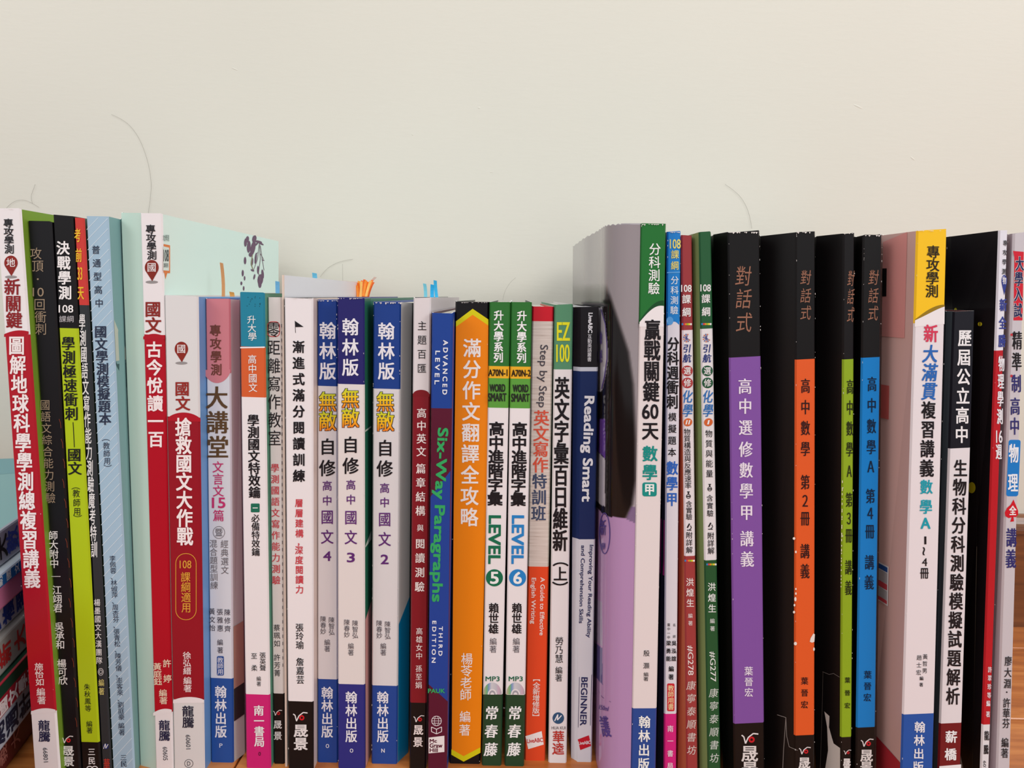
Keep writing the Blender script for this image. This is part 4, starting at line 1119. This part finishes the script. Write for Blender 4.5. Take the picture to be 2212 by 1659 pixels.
for j in range(nz_ + 1):
    z = h * j / nz_
    for i in range(ns + 1):
        s_ = i / ns; x, y = cat(s_)
        x += q['sl'][1] * z
        CV.append((x, y, z - (.0012 * (math.sin(i * .9) * .3 + .3) * (j == nz_) * (s_ > .15))))
        # print: lilac below, black figure rising with a soft outline, grey above
        px, py = px_of(x, y, z)
        wv_ = [(1290, 1096), (1300, 1108), (1310, 1115), (1330, 1118), (1350, 1120), (1362, 1126), (1380, 1133)]
        wave = 1096 if px < 1290 else 1133
        for (a0, b0), (a1, b1) in zip(wv_, wv_[1:]):
            if a0 <= px <= a1: wave = b0 + (b1 - b0) * (px - a0) / (a1 - a0)
        if py > wave: c = LIL
        else:
            yt_ = [(600, 1306), (640, 1318), (700, 1338), (760, 1358), (830, 1368), (950, 1373), (1040, 1373), (1090, 1366), (1135, 1345)]
            xb = 1300
            for (a0, b0), (a1, b1) in zip(yt_, yt_[1:]):
                if a0 <= py <= a1: xb = b0 + (b1 - b0) * (py - a0) / (a1 - a0)
            soft = 9
            c = mixc(BKc, G1 if py > 1040 else G0, (px - xb) / soft + .5)
            if py < 612: c = G0
            elif py < 640: c = mixc(G0, c, (py - 612) / 28)
            if py > 1095 and px > xb: c = mixc(c, (96, 66, 120), .6)
        for pl, cc_ in PATCH:
            if inside(px, py, pl): c = cc_
        CC.append(c)
for j in range(nz_):
    for i in range(ns):
        a = j * (ns + 1) + i; CF.append((a + 1, a, a + ns + 1, a + ns + 2))
o = mesh('glossy_cover', CV, CF, VCOL, q['root'], q['org'], smooth=True)
ca = o.data.color_attributes.new('ink', 'FLOAT_COLOR', 'POINT')
flat = []
for c in CC: flat += [lin(c[0]), lin(c[1]), lin(c[2]), 1]
ca.data.foreach_set('color', flat)
so = o.modifiers.new('thickness', 'SOLIDIFY'); so.thickness = .0004; so.offset = -1
def cover24(px, py, lift=1):
    best = None
    for k in range(0, 241):
        x, y = cat(k / 240); v = ray(px, py); t = y / v.y; z = H + v.z * t
        dx = abs(v.x * t - (x + q['sl'][1] * z))
        if best is None or dx < best[0]: best = (dx, x, y, z, k)
    _, x, y, z, k = best
    x0, y0 = cat(max(k - 1, 0) / 240); x1, y1 = cat(min(k + 1, 240) / 240)
    # keep exact px on the surface tangent line
    v = ray(px, py); X0 = x0 + q['sl'][1] * z; X1 = x1 + q['sl'][1] * z; dxx, dyy = X1 - X0, y1 - y0
    den = v.x * dyy - v.y * dxx; t = (X0 * dyy - y0 * dxx) / den
    nn = Vector((-dyy, dxx, 0)).normalized()
    if nn.y > 0: nn = -nn
    return Vector((v.x * t, v.y * t, H + v.z * t)) + nn * .0001 * (lift + 1)
P = Print(cover24); pv = (84, 66, 140)
P.ring(1307, 1152, 12, 45, 2, pv, 2, 26); P.C([('新', 1304, 1140)], 12, 34, pv, .3, .3, 3); P.L(1304, 1180, 'NEW', 9, 14, pv, .3)
P.line([(1293, 1492), (1302, 1506), (1320, 1516)], 1, (120, 90, 140), 2)
P.L(1305, 1529, '150ml', 20, 10, pv, .2, 0, 2, .2); P.C([('護', 1308, 1570)], 18, 44, pv, .8, .5, 2, -.2)
P.line([(1300, 668), (1309, 700), (1312.6, 745), (1312.6, 775), (1307, 815), (1301, 840)], 2, (84, 66, 130), 3)
P.C([('敏', 1299.5, 730), ('感', 1299.5, 770)], 5, 28, pv, .2, 0, 3)
P.fn = cover24
G_need = {'新', '護', '敏', '感', 'NEW', '150ml'}
P.build(q['root'], q['org'], 'cover_print')

# ---- the stack of books lying beside the row, spines facing into the room
ang = math.atan2(356, 1500)                  # spines run almost straight away from the viewer
u = Vector((-math.sin(ang), math.cos(ang), 0)); nrm = Vector((math.cos(ang), math.sin(ang), 0))
o0 = Vector((-.2485, .28, 0)); LEN = .255; WID = .172
def hit(px, py):
    v = ray(px, py); t = (o0.x * nrm.x + o0.y * nrm.y) / (v.x * nrm.x + v.y * nrm.y)
    return Vector((v.x * t, v.y * t, H + v.z * t))
bounds = [1143, 1224, 1256, 1308, 1374, 1457, 1534, 1611, None]
zz = [hit(20, y).z for y in bounds[:-1]] + [.004]
print('STACK z', [round(z, 4) for z in zz], [round((zz[i] - zz[i + 1]) * 1000) for i in range(8)])
STK = [
    ('topmost book of the lying stack, teal cover with cream and pink bands', (176, 178, 190), (120, 168, 170), 0, 'a'),
    ('thin blue and white book lying second from the top of the stack', (190, 200, 214), (210, 220, 226), .004, 'b'),
    ('pink covered book lying in the stack below the thin blue one', (222, 130, 170), (226, 140, 178), .003, 'c'),
    ('white book with blue lettering lying under the pink one', (216, 212, 220), (200, 200, 210), -.002, 'd'),
    ('grey white book with a yellow end lying in the middle of the stack', (178, 174, 168), (190, 186, 178), .001, 'e'),
    ('dark green book with a red spine band lying in the stack', (170, 34, 54), (30, 66, 50), .004, 'f'),
    ('white book with large dark lettering lying low in the stack', (204, 210, 224), (180, 190, 205), .002, 'g'),
    ('dark red book at the bottom of the lying stack', (104, 30, 36), (90, 26, 32), -.003, 'h')]
for i, (lab, cs, cc, off, key) in enumerate(STK):
    z1, z0 = zz[i] - .0003, zz[i + 1] + .0003
    if i == 7: z0 = .0005
    root = bpy.data.objects.new('textbook', None); org = o0 + Vector((0, 0, z0)) + u * (LEN / 2); root.location = org; COL.objects.link(root)
    tag(root, lab, 'book', 'textbooks lying in a stack')
    so_ = o0 + nrm * (off - .004)
    t = .0006; V = []
    # C-shaped cover: back edge bottom -> spine -> back edge top, rounded spine corners
    pr = [(-WID, z0), (-.0012, z0), (-.0003, z0 + .0004), (0, z0 + .0013), (0, z1 - .0013), (-.0003, z1 - .0004), (-.0012, z1), (-WID, z1)]
    inn = [(-WID, z0 + t), (-.0015, z0 + t), (-t, z0 + .0016), (-t, z1 - .0016), (-.0015, z1 - t), (-WID, z1 - t)]
    loop = pr + inn[::-1]
    for s_ in (0, LEN): V += [so_ + u * s_ + nrm * a + Vector((0, 0, z)) for a, z in loop]
    n_ = len(loop); Fc = []; MI = []
    for k in range(n_):
        Fc.append((k, k + n_, (k + 1) % n_ + n_, (k + 1) % n_)); MI.append(0 if 1 <= k <= 5 else (1 if k in (0, 6) else 2))
    for b0, rev in ((0, 0), (n_, 1)):
        for k in range(0, 7):
            a_ = [k, k + 1] + ([n_ - 1 - max(0, min(5, k)), ] if 0 else [])
        quad = [(0, 1, 12, 13), (1, 2, 3, 11), (1, 3, 11, 12)] if 0 else []
        f_ = tuple(b0 + k for k in range(n_)); Fc.append(f_ if rev else f_[::-1]); MI.append(2)
    mesh('cover', V, Fc, [mat(cs, .35, .45), mat(cc, .35, .45), RIM], root, org, MI)
    V = [so_ + u * s_ + nrm * a + Vector((0, 0, z)) for z in (z0 + .0008, z1 - .0008) for s_, a in ((.0015, -WID + .002), (LEN - .0015, -WID + .002), (LEN - .0015, -.002), (.0015, -.002))]
    mesh('pages', V, [(0, 3, 2, 1), (4, 5, 6, 7), (0, 1, 5, 4), (1, 2, 6, 5), (2, 3, 7, 6), (3, 0, 4, 7)], PAGES, root, org)
    sp = so_ + nrm * .00008
    def fn(px, py, lift, sp=sp):
        v = ray(px, py); t = (sp.x * nrm.x + sp.y * nrm.y) / (v.x * nrm.x + v.y * nrm.y)
        return Vector((v.x * t, v.y * t, H + v.z * t)) + nrm * (.00006 * lift)
    # lettering runs along the spine: local coordinates (s along, z up), glyph tops towards the near end
    P = Print(lambda s_, z, lift, sp=sp: sp + u * s_ + nrm * (.00006 * lift) + Vector((0, 0, z)))
    zc = (z0 + z1) / 2; th = z1 - z0
    def txt(s0, step, chars, size, col, bold=0.0, adv=1.0):
        for k, ch in enumerate(chars):
            if ch == ' ': continue
            v, f_, _ = centred(ch, False)
            # rot so that glyph down runs along +s; y of the print frame is up here, so mirror the sense
            vv = [(a, b_) for a, b_ in v]
            V_, F_, _m = P.key(col, 3, None, True); offs = [(-bold, -bold), (bold, bold), (-bold, bold), (bold, -bold)] if bold else [(0, 0)]
            for kk, (ox, oy) in enumerate(offs):
                b0 = len(V_)
                for a, b_ in vv: V_.append(P.fn(s0 + k * step - b_ * size * adv + ox, zc + a * size + oy, 3 + kk * .12))
                F_ += [tuple(b0 + j for j in p_) for p_ in f_]
    s20 = (hit(20, (bounds[i] + (bounds[i + 1] or 1650)) / 2) - o0).dot(u)
    if key == 'a':
        v, f_, _ = centred('60', True)
        vv = [(a, b_) for a, b_ in v]; V_, F_, _m = P.key(BLK, 3, None, True)
        sA = (hit(2, 1190) - o0).dot(u)
        for ox in (-.0003, .0003):
            b0 = len(V_); V_ += [P.fn(sA - b_ * .011 + ox, zc + a * th * .66, 3 + 300 * ox) for a, b_ in vv]; F_ += [tuple(b0 + j for j in p_) for p_ in f_]
        txt((hit(20, 1182) - o0).dot(u), .02, '天', .0125, BLK, .0003, 1.1); txt((hit(33, 1170) - o0).dot(u) + .006, .016, '數學', .0125, (60, 80, 170), .0003, 1.1)
        # printed bands on the top cover
        tp = Print(lambda s_, a, lift: so_ + u * s_ + nrm * a + Vector((0, 0, z1 + .00006 * lift)))
        tp.poly([(0, -WID), (0, -.150), (LEN, -.150), (LEN, -WID)], (186, 60, 110), 1)
        tp.poly([(LEN * .62, -WID), (LEN, -WID), (LEN, -.0), (LEN * .86, -.0), (LEN * .80, -.06), (LEN * .70, -.12)], (110, 158, 164), 1)
        for k_ in range(9): tp.poly([(0, -.147 + k_ * .0032), (LEN, -.147 + k_ * .0032), (LEN, -.1456 + k_ * .0032), (0, -.1456 + k_ * .0032)], (78, 150, 160), 1)
        tp.poly([(0, -.116), (LEN * .82, -.116), (LEN * .82, -.088), (0, -.088)], (226, 220, 180), 2)
        for k_ in range(12):
            s0_ = .03 + k_ * .014; tp.line([(s0_, -.111), (s0_ + .005, -.1085), (s0_ + .009, -.1105)], .0008, (190, 90, 70), 3); tp.line([(s0_, -.098), (s0_ + .008, -.0965)], .0022, (50, 70, 110), 3)
        tp.build(root, org, 'cover_print')
    elif key == 'b':
        P.poly([(0, z0 + .0003), (LEN, z0 + .0003), (LEN, z1 - .0012), (0, z1 - .0012)], (40, 110, 180), 1); txt(s20 - .02, .0095, '互動國文指考', .0052, (232, 236, 240), .0001)
    elif key == 'd': txt((hit(12, 1338) - o0).dot(u) - .014, .0155, '滿貫複習', .0115, (44, 70, 160), .0004, 1.1)
    elif key == 'e':
        txt((hit(25, 1415) - o0).dot(u), .017, '新大', .0115, (190, 50, 50), .0004, 1.1)
        se = (hit(6, 1440) - o0).dot(u); P.poly([(0, z0), (se, z0), (se - .006, z0 + th * .5), (se - .014, z1 - .0003), (0, z1 - .0003)], (236, 180, 30), 2)
        P.poly([(se, z0 + .0002), (se + .0015, z0 + .0002), (se - .0045, z0 + th * .5), (se - .0125, z1 - .0003), (se - .014, z1 - .0003), (se - .006, z0 + th * .5)], (130, 110, 60), 2)
    elif key == 'f':
        P.poly([(0, z0 + th * .62), (LEN, z0 + th * .62), (LEN, z1 - .0004), (0, z1 - .0004)], (30, 66, 50), 1)
        zc = z0 + th * .31; txt((hit(5, 1520) - o0).dot(u), .0115, '國文學測', .0082, (240, 228, 230), .0003, 1.25)
    elif key == 'g': txt((hit(5, 1590) - o0).dot(u), .0155, '測週計', .0125, (40, 44, 70), .0004, 1.1)
    elif key == 'h': txt((hit(5, 1650) - o0).dot(u), .0155, '講義大', .0095, (190, 120, 110), .0001, 1.1)
    P.build(root, org)

# ---- loose hairs and a thread caught behind the books
def hair(label, pts, r_=.00006):
    c = bpy.data.curves.new('hair_strand', 'CURVE'); c.dimensions = '3D'; c.bevel_depth = r_; c.bevel_resolution = 1; c.resolution_u = 6
    sp_ = c.splines.new('NURBS'); sp_.points.add(len(pts) - 1); sp_.use_endpoint_u = True; sp_.order_u = 3
    for p_, co in zip(sp_.points, pts): p_.co = (*co, 1)
    o = bpy.data.objects.new('hair_strand', c); COL.objects.link(o)
    o.data.materials.append(mat((96, 84, 74), .5, .3, 'hair'))
    dg = bpy.context.evaluated_depsgraph_get(); bpy.context.view_layer.update(); me = bpy.data.meshes.new_from_object(o.evaluated_get(dg))
    bpy.data.objects.remove(o); o = link('hair_strand', me); tag(o, label, 'hair')
wl_ = wy - .0008
hair('long curved hair on the wall above the mint green book', [at(x, y, wl_) for x, y in ((318, 475), (327, 420), (326, 380), (316, 335), (297, 290), (268, 258), (240, 247))])
hair('short looped hair above the white and red book by the stack', [at(x, y, wl_) for x, y in ((12, 452), (25, 436), (50, 430), (72, 440), (84, 448))])
hair('faint upright hair above the green edged white and red book', [at(x, y, wl_) for x, y in ((70, 440), (66, 425), (72, 410), (76, 398))])
hair('short straight hair standing above the self-study book numbered 3', [at(x, y, .50) for x, y in ((743, 646), (741, 620), (740, 595), (740, 570))])
hair('curved hair standing above the vocabulary book with the circled 5', [at(x, y, .50) for x, y in ((1086, 648), (1089, 632), (1098, 616), (1106, 606), (1114, 600))])
hair('fine hair on the wall above the black book with the purple panel', [at(x, y, wl_) for x, y in ((1624, 494), (1621, 470), (1610, 440), (1592, 415), (1566, 398))])
hair('faint arched hair on the wall behind the tabbed white booklet', [at(x, y, wl_) for x, y in ((692, 598), (702, 584), (718, 572), (740, 563), (762, 560))])
